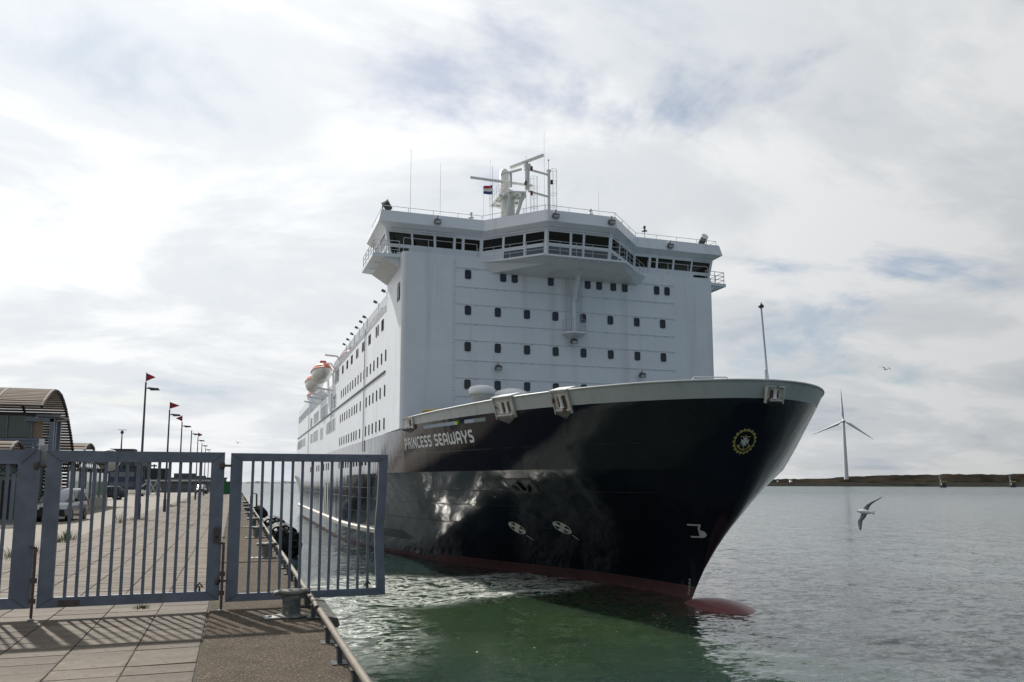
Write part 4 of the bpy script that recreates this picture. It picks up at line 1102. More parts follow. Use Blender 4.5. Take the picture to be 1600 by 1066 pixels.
# flag
def courtesy_flag():
    G = []
    for i in range(13):
        t = i / 12; sag = -.55 * t ** 1.3
        G.append([(-t * .85 + .05 * math.sin(t * 6), .12 * math.sin(t * 5), -v * (.85 - .15 * t) + sag * .6 + (.05 * t)) for v in (0, 1 / 3, 2 / 3, 1)])
    m = MB()
    for k, c_ in enumerate(('flag_red', 'flag_white', 'flag_blue')): m.grid([g[k:k + 2] for g in G], c_)
    o = m.build('flag', None, ship_to_world((-4.85, 30.6, 31.9)), -DELTA); tag(o, 'small red white and blue flag flying beside the radar mast', 'flag')
courtesy_flag()
# crew seen through the openings
def person(loc, rz, top, label, arm=0.3):
    J = [((0, 0, .95), .14), ((0, .0, 1.15), .14), ((0, .01, 1.38), .165), ((0, .01, 1.5), .07), ((0, -.015, 1.58), .075), ((0, -.02, 1.68), .105), ((0, -.02, 1.77), .06)]
    Ed = [(0, 1), (1, 2), (2, 3), (3, 4), (4, 5), (5, 6)]
    for s_ in (-1, 1):
        k = len(J); J += [((s_ * .1, 0, .9), .095), ((s_ * .11, -.02, .5), .065), ((s_ * .11, .02, .1), .045), ((s_ * .12, -.14, .05), .04)]; Ed += [(0, k), (k, k + 1), (k + 1, k + 2), (k + 2, k + 3)]
        k = len(J); J += [((s_ * .19, .01, 1.4), .065), ((s_ * .26, .03, 1.13), .048), ((s_ * .22, -.18 * arm * 3, .98), .038), ((s_ * .2, -.26 * arm * 3, .96), .03)]; Ed += [(2, k), (k, k + 1), (k + 1, k + 2), (k + 2, k + 3)]
    me_ = bpy.data.meshes.new('person'); me_.from_pydata([j[0] for j in J], Ed, [])
    o = put('person', me_, None, loc, rz)
    o.modifiers.new('skin', 'SKIN'); o.modifiers.new('sub', 'SUBSURF').levels = 1; o.modifiers['sub'].render_levels = 1
    for v, (_, r_) in zip(me_.skin_vertices[0].data, J): v.radius = (r_, r_)
    me_.skin_vertices[0].data[0].use_root = True
    me_.materials.append(MATS[top])
    m = MB(); m.lathe((0, -.03, 1.58), [(.02, -.06), (.075, 0), (.10, .1), (.09, .19), (.03, .24)], 'skin', 12); m.build('face', o)
    m = MB(); m.lathe((0, -.01, 1.64), [(.107, .0), (.112, .08), (.1, .15), (.03, .2)], 'hair', 12); m.build('hair', o)
    m = MB(); m.lathe((0, 0, .9), [(.16, 0), (.2, .25), (.21, .45), (.12, .58)], top, 14); m.build('jacket', o)
    tag(o, label, 'person')
w1 = ship_to_world((-13.6, 28.4, 23.93)); person(w1, -DELTA, 'uniform_dark', 'person in dark uniform standing at the outer window of the bridge wing')
w1 = ship_to_world((-12.1, 28.1, 23.93)); person(w1, -DELTA + .5, 'uniform_dark', 'person in dark uniform leaning near the console of the bridge wing', .6)
w1 = ship_to_world((-10.9, 18.2, 9.3)); person(w1, -DELTA, 'vest_yellow', 'crew member in bright yellow vest behind the long slot in the bulwark')
# ================================================================== QUAY OBJECTS
GY = 14.9
# ---- gate leaves across the quay
def stile(mb, x, w_, z0, z1, m_='gate_paint', d=.09): mb.box((x, 0, (z0 + z1) / 2), (w_, d, z1 - z0), m_)
def gate_leaf(x0, x1, ws0, ws1, zb, zt, hb, ht, nb, label, bent=False, bolt=None, bx=None):
    """x0,x1 outer edges; ws stile widths; rails hb, ht high"""
    g = empty('gate_leaf', (0, GY, Q)); tag(g, label, 'gate', 'leaves of the steel gate across the quay')
    m = MB(); stile(m, x0 + ws0 / 2, ws0, zb, zt); m.build('stile', g)
    m = MB()
    if bent:
        xs = [x1 - ws1 / 2 - q for q in (0, .003, .015, .04, .05, .035, .01, 0)]; zz = [zt, zt - .45, zt - .85, zt - 1.2, zt - 1.45, zb + .7, zb + .3, zb]
        G = [[(x + sx * ws1 / 2, sy * .045 + (.02 if 1 < i < 6 else 0), z) for sx, sy in ((-1, -1), (1, -1), (1, 1), (-1, 1))] for i, (x, z) in enumerate(zip(xs, zz))]
        m.grid(G, 'gate_paint', smooth=False, closed=True); m.add(G[0], [(0, 1, 2, 3)], 'gate_paint'); m.add(G[-1], [(3, 2, 1, 0)], 'gate_paint')
    else: stile(m, x1 - ws1 / 2, ws1, zb, zt)
    m.build('stile', g)
    for z, h_ in ((zb + hb / 2, hb), (zt - ht / 2, ht)):
        m = MB(); a = x0 + ws0 - .002; c_ = x1 - ws1 + .002; m.box(((a + c_) / 2, 0, z), (c_ - a, .084, h_), 'gate_paint')
        # mitred weld lines at the ends of the rail
        for x, s_ in ((x0 + ws0 * .5, 1), (x1 - ws1 * .5, -1)): m.beam((x - s_ * ws0 * .5, -.0475, z - s_ * 0 - h_ * .5 * (1 if z < 1 else -1)), (x + s_ * ws0 * .5, -.0475, z + h_ * .5 * (1 if z < 1 else -1)), .006, .012, 'gate_rust', up=(0, 1, 0))
        m.build('rail', g)
    me_ = MB(); me_.box((0, 0, 0), (.048, .03, zt - zb - hb - ht + .004), 'gate_paint'); bar = me_.mesh('bar')
    a = x0 + ws0; c_ = x1 - ws1; rr_ = random.Random(int(x0 * 10))
    for k in range(nb):
        x = a + (c_ - a) * (k + 1) / (nb + 1) if bx is None else bx[k]
        o = put('bar', bar, g, (x, 0, (zb + hb + zt - ht) / 2)); o.rotation_euler = (rr_.uniform(-.006, .006), rr_.uniform(-.006, .006), 0)
    if bolt is not None:
        m = MB(); m.tube([(bolt, -.08, .0), (bolt, -.08, 1.15)], .022, 'gate_rust', 8); m.tube([(bolt, -.08, 1.13), (bolt - .09, -.08, 1.16)], .02, 'gate_rust', 8); m.lathe((bolt, -.08, 0), [(.05, 0), (.05, .02), (.03, .03)], 'pale_plate', 10); m.build('drop_bolt', g)
        for z in (.3, .62):
            m = MB(); m.box((bolt, -.07, z), (.09, .04, .08), 'gate_rust'); m.build('bolt_guide', g)
    return g
# left leaf runs on outside the picture
g1 = gate_leaf(-5.95, -3.03, .22, .30, .18, 2.71, .17, .23, 15, 'left gate leaf of blue grey steel bars, cut by the picture edge', bolt=-2.985)
g2 = gate_leaf(-2.93, -.18, .22, .22, .175, 2.70, .16, .18, 13, 'middle gate leaf of blue grey steel bars between the two drop bolts', bolt=-.14)
g3 = gate_leaf(-.08, 2.68, .20, .16, .14, 2.69, .13, .14, 13, 'right gate leaf with bent end stile reaching out over the water', bent=True)
for g, x, z in ((g1, -2.98, 2.45), (g2, -.13, 2.47), (g2, -.13, .5)):
    m = MB(); m.tube([(x - .09, -.03, z), (x + .07, -.03, z)], .022, 'gate_rust', 8); m.lathe((x - .09, -.03, z), [(.04, -.06), (.05, -.03), (.05, .03), (.04, .06)], 'gate_rust', 8); m.build('hinge', g)
m = MB(); m.box((-.26, -.066, 1.28), (.1, .02, .26), 'gate_rust'); m.lathe((-.26, -.085, 1.25), [(.02, -.01), (.02, .01)], 'black', 8, axis='Y'); m.build('lock_case', g2)
m = MB(); m.box((-2.47, -.07, .245), (.3, .02, .09), 'gate_rust'); m.build('name_plate', g2)
m = MB(); m.box((0, 0, 0), (.12, .03, .34), 'pale_plate'); m.build('latch_plate', g1, (-3.0, .05, 2.62))
for g, x, z in ((g2, -.5, .38), (g3, 2.36, .31)):
    m = MB(); m.tube([(x - .06, 0, z), (x, -.03, z + .1), (x + .05, 0, z + .02)], .018, 'gate_rust', 6); m.tube([(x, 0, z - .04), (x, -.02, z + .05)], .02, 'gate_rust', 6); m.build('chain_hook', g)

# ---- bollards along the coping
def bollard_mesh():
    m = MB(); m.lathe((0, 0, 0), [(.27, .0), (.27, .02), (.155, .03), (.15, .06), (.145, .26), (.16, .34)], 'bollard_iron', 20)
    G = []
    for i in range(17):
        t = -1 + 2 * i / 16; x = t * .29; f = (1 - abs(t) ** 3) ** .5; w_ = .17 * (.35 + .65 * (1 - abs(t)) ** .6); z = .37 + .05 * abs(t) ** 2 - .10 * max(0, abs(t) - .75) * 2
        G.append([(x, w_ * math.cos(a), z + (.075 * (1 - .5 * abs(t))) * math.sin(a)) for a in [2 * math.pi * k / 12 for k in range(12)]])
    c_ = MB(); c_.grid(G, 'bollard_iron', closed=True); c_.add(G[0], [tuple(range(12))], 'bollard_iron'); c_.add(G[-1], [tuple(range(12))], 'bollard_iron')
    p = MB(); p.box((-.22, -.02, .012), (.42, .3, .02), 'pale_plate'); 
    for dx in (-.34, -.1): p.lathe((dx, -.02, .02), [(.03, 0), (.03, .02)], 'bollard_iron', 6)
    return m.mesh('post'), c_.mesh('head'), p.mesh('base_plate')
bmx = bollard_mesh()
names = ['near', 'second', 'third', 'fourth', 'fifth', 'sixth', 'seventh', 'eighth']
for i, y in enumerate((13.75, 24.3, 33.0, 40.8, 48.6, 57.6, 65.6, 73.8)):
    r_ = empty('mooring_bollard', (.95 if i < 2 else .9, y, Q + .02), 0.15 if i == 0 else 0)
    tag(r_, 'worn iron mooring bollard in front of the right gate leaf' if i == 0 else '%s iron mooring bollard counted from the camera along the quay edge' % names[i], 'bollard', 'bollards along the quay edge')
    for n_, me_ in zip(('post', 'head', 'base_plate'), bmx): put(n_, me_, r_)
# ---- low pipe rail on brackets along the edge
br = MB(); br.box((0, 0, .1), (.06, .16, .2), 'dark_steel'); br.box((0, 0, .01), (.18, .24, .02), 'dark_steel'); br.box((0, 0, .21), (.1, .16, .02), 'dark_steel'); brm = br.mesh('bracket')
segs = [(3.0, 12.55), (12.9, 23.0), (23.3, 32.2), (32.5, 40.5), (40.8, 56), (56.3, 72.3), (72.7, 97), (97.4, 131), (131.4, 172)]
desc = ['nearest length of pipe rail on the quay edge, running out of the picture', 'pipe rail on the quay edge passing under the right gate leaf'] + ['length of pipe rail on the quay edge, %s beyond the gate' % w for w in ('first', 'second', 'third', 'fourth', 'fifth', 'sixth', 'seventh')]
for (a, c_), d in zip(segs, desc):
    r_ = empty('edge_rail', (1.27, a, Q + .02)); tag(r_, d, 'rail', 'pipe rails along the quay edge')
    m = MB(); m.tube([(0, 0, .24), (0, .15, .275), (0, c_ - a - .1, .275), (0, c_ - a, .2)], .042, 'pipe_metal', 10); m.build('pipe', r_)
    k = 0; y = .55
    while y < c_ - a and k < 14:
        put('bracket', brm, r_, (0, y, 0)); y += 1.3; k += 1
m = MB(); m.prism([(1.36, .02), (1.6, -.05), (1.64, .0), (1.6, .10), (1.38, .15)], 0, 2.2, 'bollard_iron', axis='Y')
m.v = [(x, y, z) for x, y, z in m.v]
o = m.build('fender_cap', None, (0, 12.95, Q - .02)); tag(o, 'grey steel cap plate on the quay edge beside the near bollard', 'fender cap')
m = MB(); m.box((0, 0, .12), (.12, .3, .26), 'rust'); m.box((.12, .25, .08), (.2, .7, .12), 'rust'); o = m.build('rail_stump', None, (1.32, 15.25, Q + .02)); tag(o, 'rusty broken rail stump at the quay edge under the right gate leaf', 'rail stump')

# ---- floating fenders wrapped in tyres
def fender(x, y, length, rad, label):
    r_ = empty('floating_fender', (x, y, 0)); tag(r_, label, 'fender', 'tyre covered floating fenders')
    z = rad * .62
    m = MB(); m.lathe((0, 0, z), [(rad * .25, -length / 2), (rad * .7, -length / 2 + .25), (rad * .86, -length / 2 + .7), (rad * .86, length / 2 - .7), (rad * .7, length / 2 - .25), (rad * .25, length / 2)], 'rubber', 20, axis='Y'); m.build('body', r_)
    tm = MB(); G = []
    for i in range(16):
        a = 2 * math.pi * i / 16; G.append([((.30 + .13 * math.cos(b_)) * math.cos(a), (.30 + .13 * math.cos(b_)) * math.sin(a), .1 * math.sin(b_)) for b_ in [2 * math.pi * k / 8 for k in range(8)]])
    G.append(G[0]); tm.grid(G, 'rubber', closed=True); tme = tm.mesh('tyre')
    nl = int(length / .85)
    for i in range(nl):
        for k in range(10):
            a = R(-10 + k * 36 + (18 if i % 2 else 0))
            if math.sin(a) < -.75: continue
            o = put('tyre', tme, r_, (rad * .9 * math.cos(a), -length / 2 + .6 + i * (length - 1.2) / max(1, nl - 1), z + rad * .9 * math.sin(a))); o.rotation_euler = (0, R(90) - a, 0)
    for k in range(7):
        a = R(k * 51.4); o = put('tyre', tme, r_, (rad * .55 * math.cos(a), -length / 2 + .12, z + rad * .55 * math.sin(a))); o.rotation_euler = (R(90), 0, 0)
fender(4.2, 76.5, 6.0, 1.75, 'nearest black fender covered in tyres, floating off the quay')
fender(4.1, 92.0, 6.0, 1.75, 'second black tyre covered fender, behind the nearest one')
fender(3.6, 137.0, 7.0, 1.7, 'farthest black tyre covered fender along the quay')
m = MB(); m.tube([(1.75, 92, 3.0), (1.75, 92, 4.9), (1.95, 92, 5.25), (2.35, 92, 5.2), (2.4, 92, 3.5)], .05, 'pipe_metal', 8); m.tube([(1.75, 96, 3.0), (1.75, 96, 4.9), (1.95, 96, 5.25), (2.35, 96, 5.2), (2.4, 96, 3.5)], .05, 'pipe_metal', 8)
for k in range(6): m.tube([(1.75, 92, 3 + k * .35), (1.75, 96, 3 + k * .35)], .03, 'pipe_metal', 6)
m.tube([(1.5, 92, 4.2), (1.75, 92, 4.2)], .04, 'pipe_metal', 6); m.tube([(1.5, 96, 4.2), (1.75, 96, 4.2)], .04, 'pipe_metal', 6)
o = m.build('quay_ladder'); tag(o, 'thin metal ladder hoops standing off the quay wall', 'ladder')

# ---- weeds at the border of paving and road
def tuft(x, y, h_, n, spread, label, seed, m_='grass'):
    rr_ = random.Random(seed); m = MB()
    for k in range(n):
        a = rr_.uniform(0, 6.28); d = rr_.uniform(0, spread); bx_, by = d * math.cos(a), d * math.sin(a); hh = h_ * rr_.uniform(.2, .8); le = rr_.uniform(.3, .9) * hh; w_ = rr_.uniform(.004, .010)
        p0 = Vector((bx_, by, 0)); dr = Vector((math.cos(a), math.sin(a), 0)); s_ = Vector((-dr.y, dr.x, 0)) * w_
        p1 = p0 + dr * le * .35 + Vector((0, 0, hh * .65)); p2 = p0 + dr * le + Vector((0, 0, hh))
        m.add([p0 - s_, p0 + s_, p1 + s_ * .8, p1 - s_ * .8, p2], [(0, 1, 2, 3), (3, 2, 4)], m_ if rr_.random() < .75 else 'dry_weed')
    o = m.build('weed', None, (x, y, Q - .012)); tag(o, label, 'weed', 'weeds in the paving joints')
tuft(-1.45, 15.6, .11, 90, .14, 'bright green grass tuft just behind the middle gate leaf', 1)
tuft(-5.9, 28.4, .5, 130, .5, 'straggling weed clump seen through the left gate leaf', 2)
tuft(-6.0, 26.9, .5, 110, .5, 'lower weed clump at the picture edge behind the left gate leaf', 9)
tuft(-5.95, 34.6, .55, 150, .42, 'tall weed clump at the paving border in front of the white van', 3)
tuft(-6.0, 33.2, .35, 120, .6, 'low weeds beside the tall clump in front of the van', 4)
tuft(-5.2, 50.3, .35, 140, .7, 'weeds round the foot of the nearest lamp post', 5)
tuft(-5.7, 47.4, .9, 60, .3, 'thin dry weeds a little before the nearest lamp post', 6, 'dry_weed')
tuft(-5.1, 76, .35, 140, .9, 'weeds round the foot of the third lamp post', 7)
tuft(-4.9, 89, .3, 120, .9, 'weeds round the foot of the fourth lamp post', 8)
tuft(-.33, 33.5, .12, 40, .2, 'small weed in the joint between paving and quay edge', 10)

# ---- lamp posts with pennants
def lamp(i, x, y, pen, label):
    r_ = empty('lamp_post', (x, y, Q - .02)); tag(r_, label, 'lamp post', 'lamp posts along the quay')
    H = 7.75 if i == 0 else 7.1
    m = MB(); m.tube([(0, 0, 0), (0, 0, .9), (0, 0, .95), (0, 0, H + .35)], [.11, .11, .085, .05], 'lamp_post', 10); m.build('pole', r_)
    m = MB(); m.box((.22, 0, H - .02), (.45, .1, .05), 'lamp_post'); m.prism([(.1, -.06), (.5, -.1), (.7, -.1), (.8, -.22), (.28, -.25)], -.13, .13, 'dark_steel', axis='Y'); m.v = [(a, b_, c_ + H + .12) if k >= 8 else (a, b_, c_) for k, (a, b_, c_) in enumerate(m.v)]; m.build('lamp_head', r_)
    if pen:
        m = MB(); m.tube([(0, 0, H + .3), (0, 0, H + .95)], .02, 'lamp_post', 6)
        s_ = pen; G = [[(s_ * t * .5, .07 * math.sin(t * 4 + y), H + .92 - .24 * t), (s_ * t * .5, .07 * math.sin(t * 4 + y), H + .42 + .22 * t)] for t in [k / 6 for k in range(7)]]
        f = MB(); f.grid(G, 'pennant_red'); m.build('pennant_staff', r_); f.build('pennant', r_)
ordn = ['nearest', 'second', 'third', 'fourth', 'fifth', 'sixth', 'seventh', 'eighth']
for i, (x, y) in enumerate(((-5.27, 51.9), (-4.75, 63.5), (-4.65, 76.5), (-4.45, 89.0), (-4.4, 103), (-4.5, 118), (-4.5, 133), (-4.5, 150))):
    pen = {0: 1, 1: 1.3, 2: -1, 4: 1}.get(i, 0)
    lamp(i, x, y, pen, '%s slim lamp post along the quay, %s' % (ordn[i], 'with a red pennant on top' if pen else 'without pennant'))

# ================================================================== VEHICLES
def wheel(par, x, y, r_, w_):
    g = MB(); g.lathe((0, 0, 0), [(r_ * .62, -w_ / 2), (r_ * .95, -w_ / 2), (r_, -w_ / 2 + .04), (r_, w_ / 2 - .04), (r_ * .95, w_ / 2), (r_ * .62, w_ / 2)], 'rubber', 22, axis='X')
    o = g.build('wheel', par, (x, y, r_))
    h = MB(); h.lathe((0, 0, 0), [(.04, -w_ / 2 - .005), (r_ * .6, -w_ / 2 + .02), (r_ * .6, w_ / 2 - .02), (.04, w_ / 2 + .005)], 'alloy', 16, axis='X')
    for k in range(5):
        a = 2 * math.pi * k / 5
        for s_ in (-1, 1): h.beam((s_ * w_ / 2, .05 * math.cos(a), .05 * math.sin(a)), (s_ * (w_ / 2 - .01), r_ * .55 * math.cos(a), r_ * .55 * math.sin(a)), .05, .03, 'alloy')
    h.build('rim', o)
def car(name, label, loc, rz, L, Wd, low, roof, glassZ, paint, lower='trim_black', van=False, group=None):
    """nose towards -y. low: [(y,z)] body outline top from nose to tail; roof: greenhouse outline"""
    r_ = empty(name, loc, rz); tag(r_, label, 'van' if van else 'car', group)
    zb = .28; h = Wd / 2
    # body: sections along the length, rounded in plan
    n = 40; body = []
    ys = [-L / 2 + L * k / n for k in range(n + 1)]
    for y in ys:
        t = abs(2 * y / L); f = 1 - .16 * max(0, (t - .78) / .22) ** 2.2
        zt = np.interp(y, [p[0] for p in low], [p[1] for p in low])
        wx = h * f
        arch = 0
        zlow = zb + (.10 * max(0, (t - .9) / .1) ** 2)
        body.append([(-wx * .94, y, zlow), (-wx, y, zlow + .14), (-wx, y, (zlow + zt) / 2 + .08), (-wx * .975, y, zt - .06), (-wx * .9, y, zt), (0, y, zt + .03), (wx * .9, y, zt), (wx * .975, y, zt - .06), (wx, y, (zlow + zt) / 2 + .08), (wx, y, zlow + .14), (wx * .94, y, zlow)])
    m = MB(); m.grid(body, paint, closed=True); m.add(body[0], [tuple(range(11))], lower); m.add(body[-1], [tuple(range(11))], paint); m.build('body', r_)
    # greenhouse
    G = []
    for (y, z, wx, zb_) in roof:
        G.append([(-h * .95, y, zb_), (-wx, y, z - .08), (-wx * .88, y, z), (0, y, z + .03), (wx * .88, y, z), (wx, y, z - .08), (h * .95, y, zb_)])
    m = MB(); m.grid(G, paint, smooth=True); m.build('roof', r_)
    # panes lifted just off the greenhouse
    def lerp(a, b_, t): return tuple(a[k] + (b_[k] - a[k]) * t for k in range(3))
    def pane(nm, q, m_='car_glass', lift=.012):
        c_ = [Vector(p) for p in q]; nrm = (c_[1] - c_[0]).cross(c_[3] - c_[0]).normalized(); mid = sum(c_, Vector()) / 4
        if nrm.dot(mid - Vector((0, 0, .9))) < 0: nrm = -nrm
        mm = MB(); f = [p + nrm * lift for p in c_]; g = [p - nrm * .01 for p in c_]; mm.add(f + g, [(0, 1, 2, 3), (0, 4, 5, 1), (1, 5, 6, 2), (2, 6, 7, 3), (3, 7, 4, 0)], m_); mm.build(nm, r_)
    a, b_ = G[0], G[1]
    pane('windscreen', [lerp(a[0], b_[0], .0), lerp(a[6], b_[6], 0), (b_[4][0], b_[4][1], b_[4][2] - .03), (b_[2][0], b_[2][1], b_[2][2] - .03)])
    a, b_ = G[-1], G[-2]
    pane('rear_window', [lerp(a[0], b_[0], .1), lerp(a[6], b_[6], .1), (b_[4][0], b_[4][1], b_[4][2] - .05), (b_[2][0], b_[2][1], b_[2][2] - .05)])
    for s_ in (0, 1):
        i0, i1 = (0, 1) if s_ == 0 else (6, 5)
        for k in range(1, len(G) - 2):
            A, B = G[k], G[k + 1]
            if van and k >= 2 and k < len(G) - 2 and k != len(G) - 3: pass
            pane('side_window', [lerp(A[i0], B[i0], .06), lerp(A[i0], B[i0], .94), lerp(A[i1], B[i1], .94), lerp(A[i1], B[i1], .06)])
        sx = -1 if s_ == 0 else 1
        m = MB(); m.box((sx * (h + .09), roof[0][0] + .45, roof[0][3] + .1), (.18, .1, .16), 'trim_black'); m.build('mirror', r_)
        fr_y = -L / 2 + .19 * L; re_y = L / 2 - .2 * L
        for y in (fr_y, re_y):
            m = MB(); m.lathe((sx * (h - .1), y, .33), [(.40, -.106), (.40, .106)], 'black', 20, axis='X'); m.build('wheel_arch', r_); wheel(r_, sx * (h - .105), y, .325, .23)
        zf = np.interp(-L / 2 + .2, [p[0] for p in low], [p[1] for p in low])
        m = MB(); m.box((sx * h * .74, -L / 2 + .06, zf - .14), (.34, .2, .2), 'headlight', rot=sx * .35); m.build('headlight', r_)
        m = MB(); m.box((sx * h * .84, L / 2 - .04, .95), (.2, .12, .36 if van else .2), 'taillight'); m.build('taillight', r_)
        m = MB(); m.box((sx * (h + .004), .1, .62), (.012, L * .5, .02), 'trim_black'); m.box((sx * (h + .004), .15, .9), (.02, .16, .03), 'trim_black'); m.build('door_trim', r_)
    m = MB(); m.box((0, -L / 2 + .03, .42), (Wd * .86, .14, .26), lower); m.build('bumper', r_)
    m = MB(); m.box((0, -L / 2 - .005, .66), (Wd * .5, .06, .14), 'black'); m.build('grille', r_)
    m = MB(); m.box((0, -L / 2 - .055, .47), (.5, .02, .11), 'plate_yellow'); m.build('number_plate', r_)
    m = MB(); m.box((0, L / 2 - .03, .42), (Wd * .86, .14, .24), lower); m.build('bumper', r_)
    return r_
van_low = [(-2.1, .78), (-2.0, .90), (-1.6, 1.0), (-1.15, 1.08), (2.1, 1.1)]
van_roof = [(-1.3, 1.07, .70, 1.06), (-.55, 1.72, .72, 1.08), (.35, 1.80, .74, 1.1), (1.2, 1.80, .74, 1.1), (1.98, 1.75, .72, 1.1), (2.09, 1.1, .72, 1.08)]
car('delivery_van', 'small silver delivery van with black bumper parked facing the gate', (-9.35, 52.2, Q - .025), R(-6), 4.2, 1.78, van_low, van_roof, 1, 'van_white', van=True)
suv_low = [(-2.2, .75), (-2.1, .88), (-1.1, 1.0), (2.2, 1.02)]
suv_roof = [(-1.25, 1.02, .62, 1.0), (-.45, 1.55, .66, 1.0), (.5, 1.62, .68, 1.02), (1.4, 1.6, .66, 1.02), (2.15, 1.08, .64, 1.0)]
car('parked_car', 'black estate car parked beyond the glass screen', (-14.7, 107.5, Q - .025), R(-72), 4.4, 1.82, suv_low, suv_roof, 1, 'car_black')
car('parked_car', 'silver car mostly hidden behind the glass screen', (-18.6, 108.5, Q - .025), R(-40), 4.4, 1.82, suv_low, suv_roof, 1, 'van_silver')
car('parked_car', 'small pale car far down the quay near the green container', (-5.6, 152, Q - .025), R(4), 4.2, 1.78, suv_low, suv_roof, 1, 'van_silver')

# ================================================================== TERMINAL BUILDING
XF = -11.0
term = empty('ferry_terminal', (XF, 58, Q - .025)); tag(term, 'ferry terminal hall under a big curved slatted roof at the left', 'building')
def rel(p): return (p[0] - XF, p[1] - 58, p[2] - Q + .025)
def shell(par, prof, x0, x1, n, ribs, wslat=.2, m_='slat_wood'):
    prof = [Vector((0, *p)) for p in prof]
    cum = [0.]
    for a, b_ in zip(prof[:-1], prof[1:]): cum.append(cum[-1] + (b_ - a).length)
    def at(s):
        k = max(0, min(len(prof) - 2, int(np.searchsorted(cum, s)) - 1)); t = (s - cum[k]) / (cum[k + 1] - cum[k]); p = prof[k] + (prof[k + 1] - prof[k]) * t; d = (prof[k + 1] - prof[k]).normalized(); return p, d
    for i in range(n):
        p, d = at(cum[-1] * (i + .5) / n); nn_ = Vector((0, -d.z, d.y)); m = MB(); c_ = p
        w_ = cum[-1] / n * .62
        a0 = c_ - d * w_ / 2; a1 = c_ + d * w_ / 2
        vs_ = [(x, q.y + nn_.y * e, q.z + nn_.z * e) for x in (x0, x1) for q, e in ((a0, 0), (a1, 0), (a1, .06), (a0, .06))]
        m.add([rel(v) for v in vs_], [(0, 1, 2, 3), (7, 6, 5, 4), (0, 4, 5, 1), (1, 5, 6, 2), (2, 6, 7, 3), (3, 7, 4, 0)], m_); m.build('slat', par)
    for x in ribs:
        m = MB(); pts = [at(cum[-1] * k / 24) for k in range(25)]
        G = [[rel((x - .05, p.y - d.z * e, p.z + d.y * e)) if q < 0 else rel((x + .05, p.y - d.z * e, p.z + d.y * e)) for q, e in ((-1, .08), (1, .08), (1, -.1), (-1, -.1))] for p, d in pts]
        m.grid(G, 'arch_steel', smooth=False, closed=True); m.build('rib', par)
prof1 = [(54.0, 11.05), (54.6, 11.42), (55.5, 11.83), (56.3, 12.15), (57.2, 12.36), (58.1, 12.38), (59.2, 12.25), (60.0, 11.97), (61.0, 11.5), (62.1, 10.75), (63.3, 9.85), (64.4, 8.9), (65.4, 7.7)]
prof1 = prof1 + [(66.2, 6.4), (66.8, 4.9)]
shell(term, prof1, -34, XF, 58, (XF - .1, -13.6, -20, -27, -33.8))
def tb(name, c_, d, m_): b_ = MB(); b_.box(rel(c_), d, m_); return b_.build(name, term)
tb('hall', (-23, 60.5, 7.6), (21.5, 5.4, 6.3), 'hall_glass')
for k, x in enumerate((-14.9, -13.4)):
    pass
tb('glass_front', (-23.2, 56.4, 9.95), (22.3, .12, 1.35), 'hall_glass')
for x in (-12.02, -13.35, -15.2, -17): tb('mullion', (x, 56.3, 9.95), (.07, .12, 1.42), 'portal_steel')
tb('eaves_beam', (-22.6, 56.3, 10.72), (23.4, .3, .16), 'arch_steel')
for k in range(7): tb('cladding_board', (-22.8, 56.33, 9.16 - k * .2), (22.6, .12, .16), 'building_grey' if False else 'portal_steel')
tb('door_panel', (-11.75, 56.5, 9.7), (.55, .08, 1.2), 'tan_panel')
for x, y in ((-10.85, 56.0), (-11.0, 57.4), (-11.0, 58.8)): tb('column', (x, y, 7.4), (.24, .24, 6.1), 'portal_steel')
tb('portal_beam', (-11.55, 56.0, 10.38), (1.6, .24, .24), 'portal_steel'); tb('awning', (-11.1, 57.4, 10.62), (1.3, 3.2, .14), 'building_grey')
tb('sign_post', (-11.2, 55.2, 8.4), (.28, .1, 1.5), 'clean_white')
tb('wall_base', (-22.9, 57.6, 5.9), (22.8, .3, 3.1), 'screen_glass')
for k in range(5): tb('mullion', (-11.6 - k * 1.5, 57.4, 6.0), (.09, .12, 3.2), 'portal_steel')
tb('plinth', (-22.7, 57.3, 4.75), (22.8, .5, .75), 'plinth')
# lattice canopies on the quay side
can1 = empty('canopy', (XF, 58, Q - .025)); tag(can1, 'low curved slatted canopy nearest the gate at the left picture edge', 'canopy')
c1p = [(47.6, 8.05), (48.0, 8.33), (48.5, 8.57), (49.05, 8.68), (49.6, 8.62), (50.3, 8.4), (50.9, 8.0)]
shell(can1, c1p, -30, XF, 9, (XF - .1, -16), m_='slat_wood')
def lattice(par, p0, p1, h_, n, m_='arch_steel'):
    m = MB(); p0 = Vector(p0); p1 = Vector(p1); u = Vector((0, 0, h_))
    m.beam(rel(p0), rel(p1), .08, .08, m_); m.beam(rel(p0 + u), rel(p1 + u), .08, .08, m_)
    for k in range(n):
        a = p0 + (p1 - p0) * (k / n); b_ = p0 + (p1 - p0) * ((k + 1) / n); m.beam(rel(a), rel(b_ + u), .05, .05, m_); m.beam(rel(a + u), rel(b_), .05, .05, m_)
    return m.build('lattice_truss', par)
lattice(can1, (-11.0, 47.8, 6.9), (-24, 47.8, 6.9), .62, 18)
lattice(can1, (-11.0, 50.8, 6.9), (-24, 50.8, 6.9), .62, 18)
for k in range(6):
    m = MB(); m.box(rel((-11.2 - k * 2.2, 49.2, 5.7)), (.14, .14, 2.6), 'portal_steel'); m.build('post', can1)
m = MB(); m.box(rel((-18, 51.5, 5.65)), (13.4, .06, 2.4), 'screen_glass'); m.build('glass_screen', can1)
m = MB(); m.box(rel((-11.9, 51.2, 5.6)), (.5, .3, 2.1), 'arch_steel'); m.build('door_frame', can1)
can2 = empty('canopy', (XF, 72, Q - .025)); can2.location.y = 58; tag(can2, 'second low curved canopy with lattice truss behind the van', 'canopy')
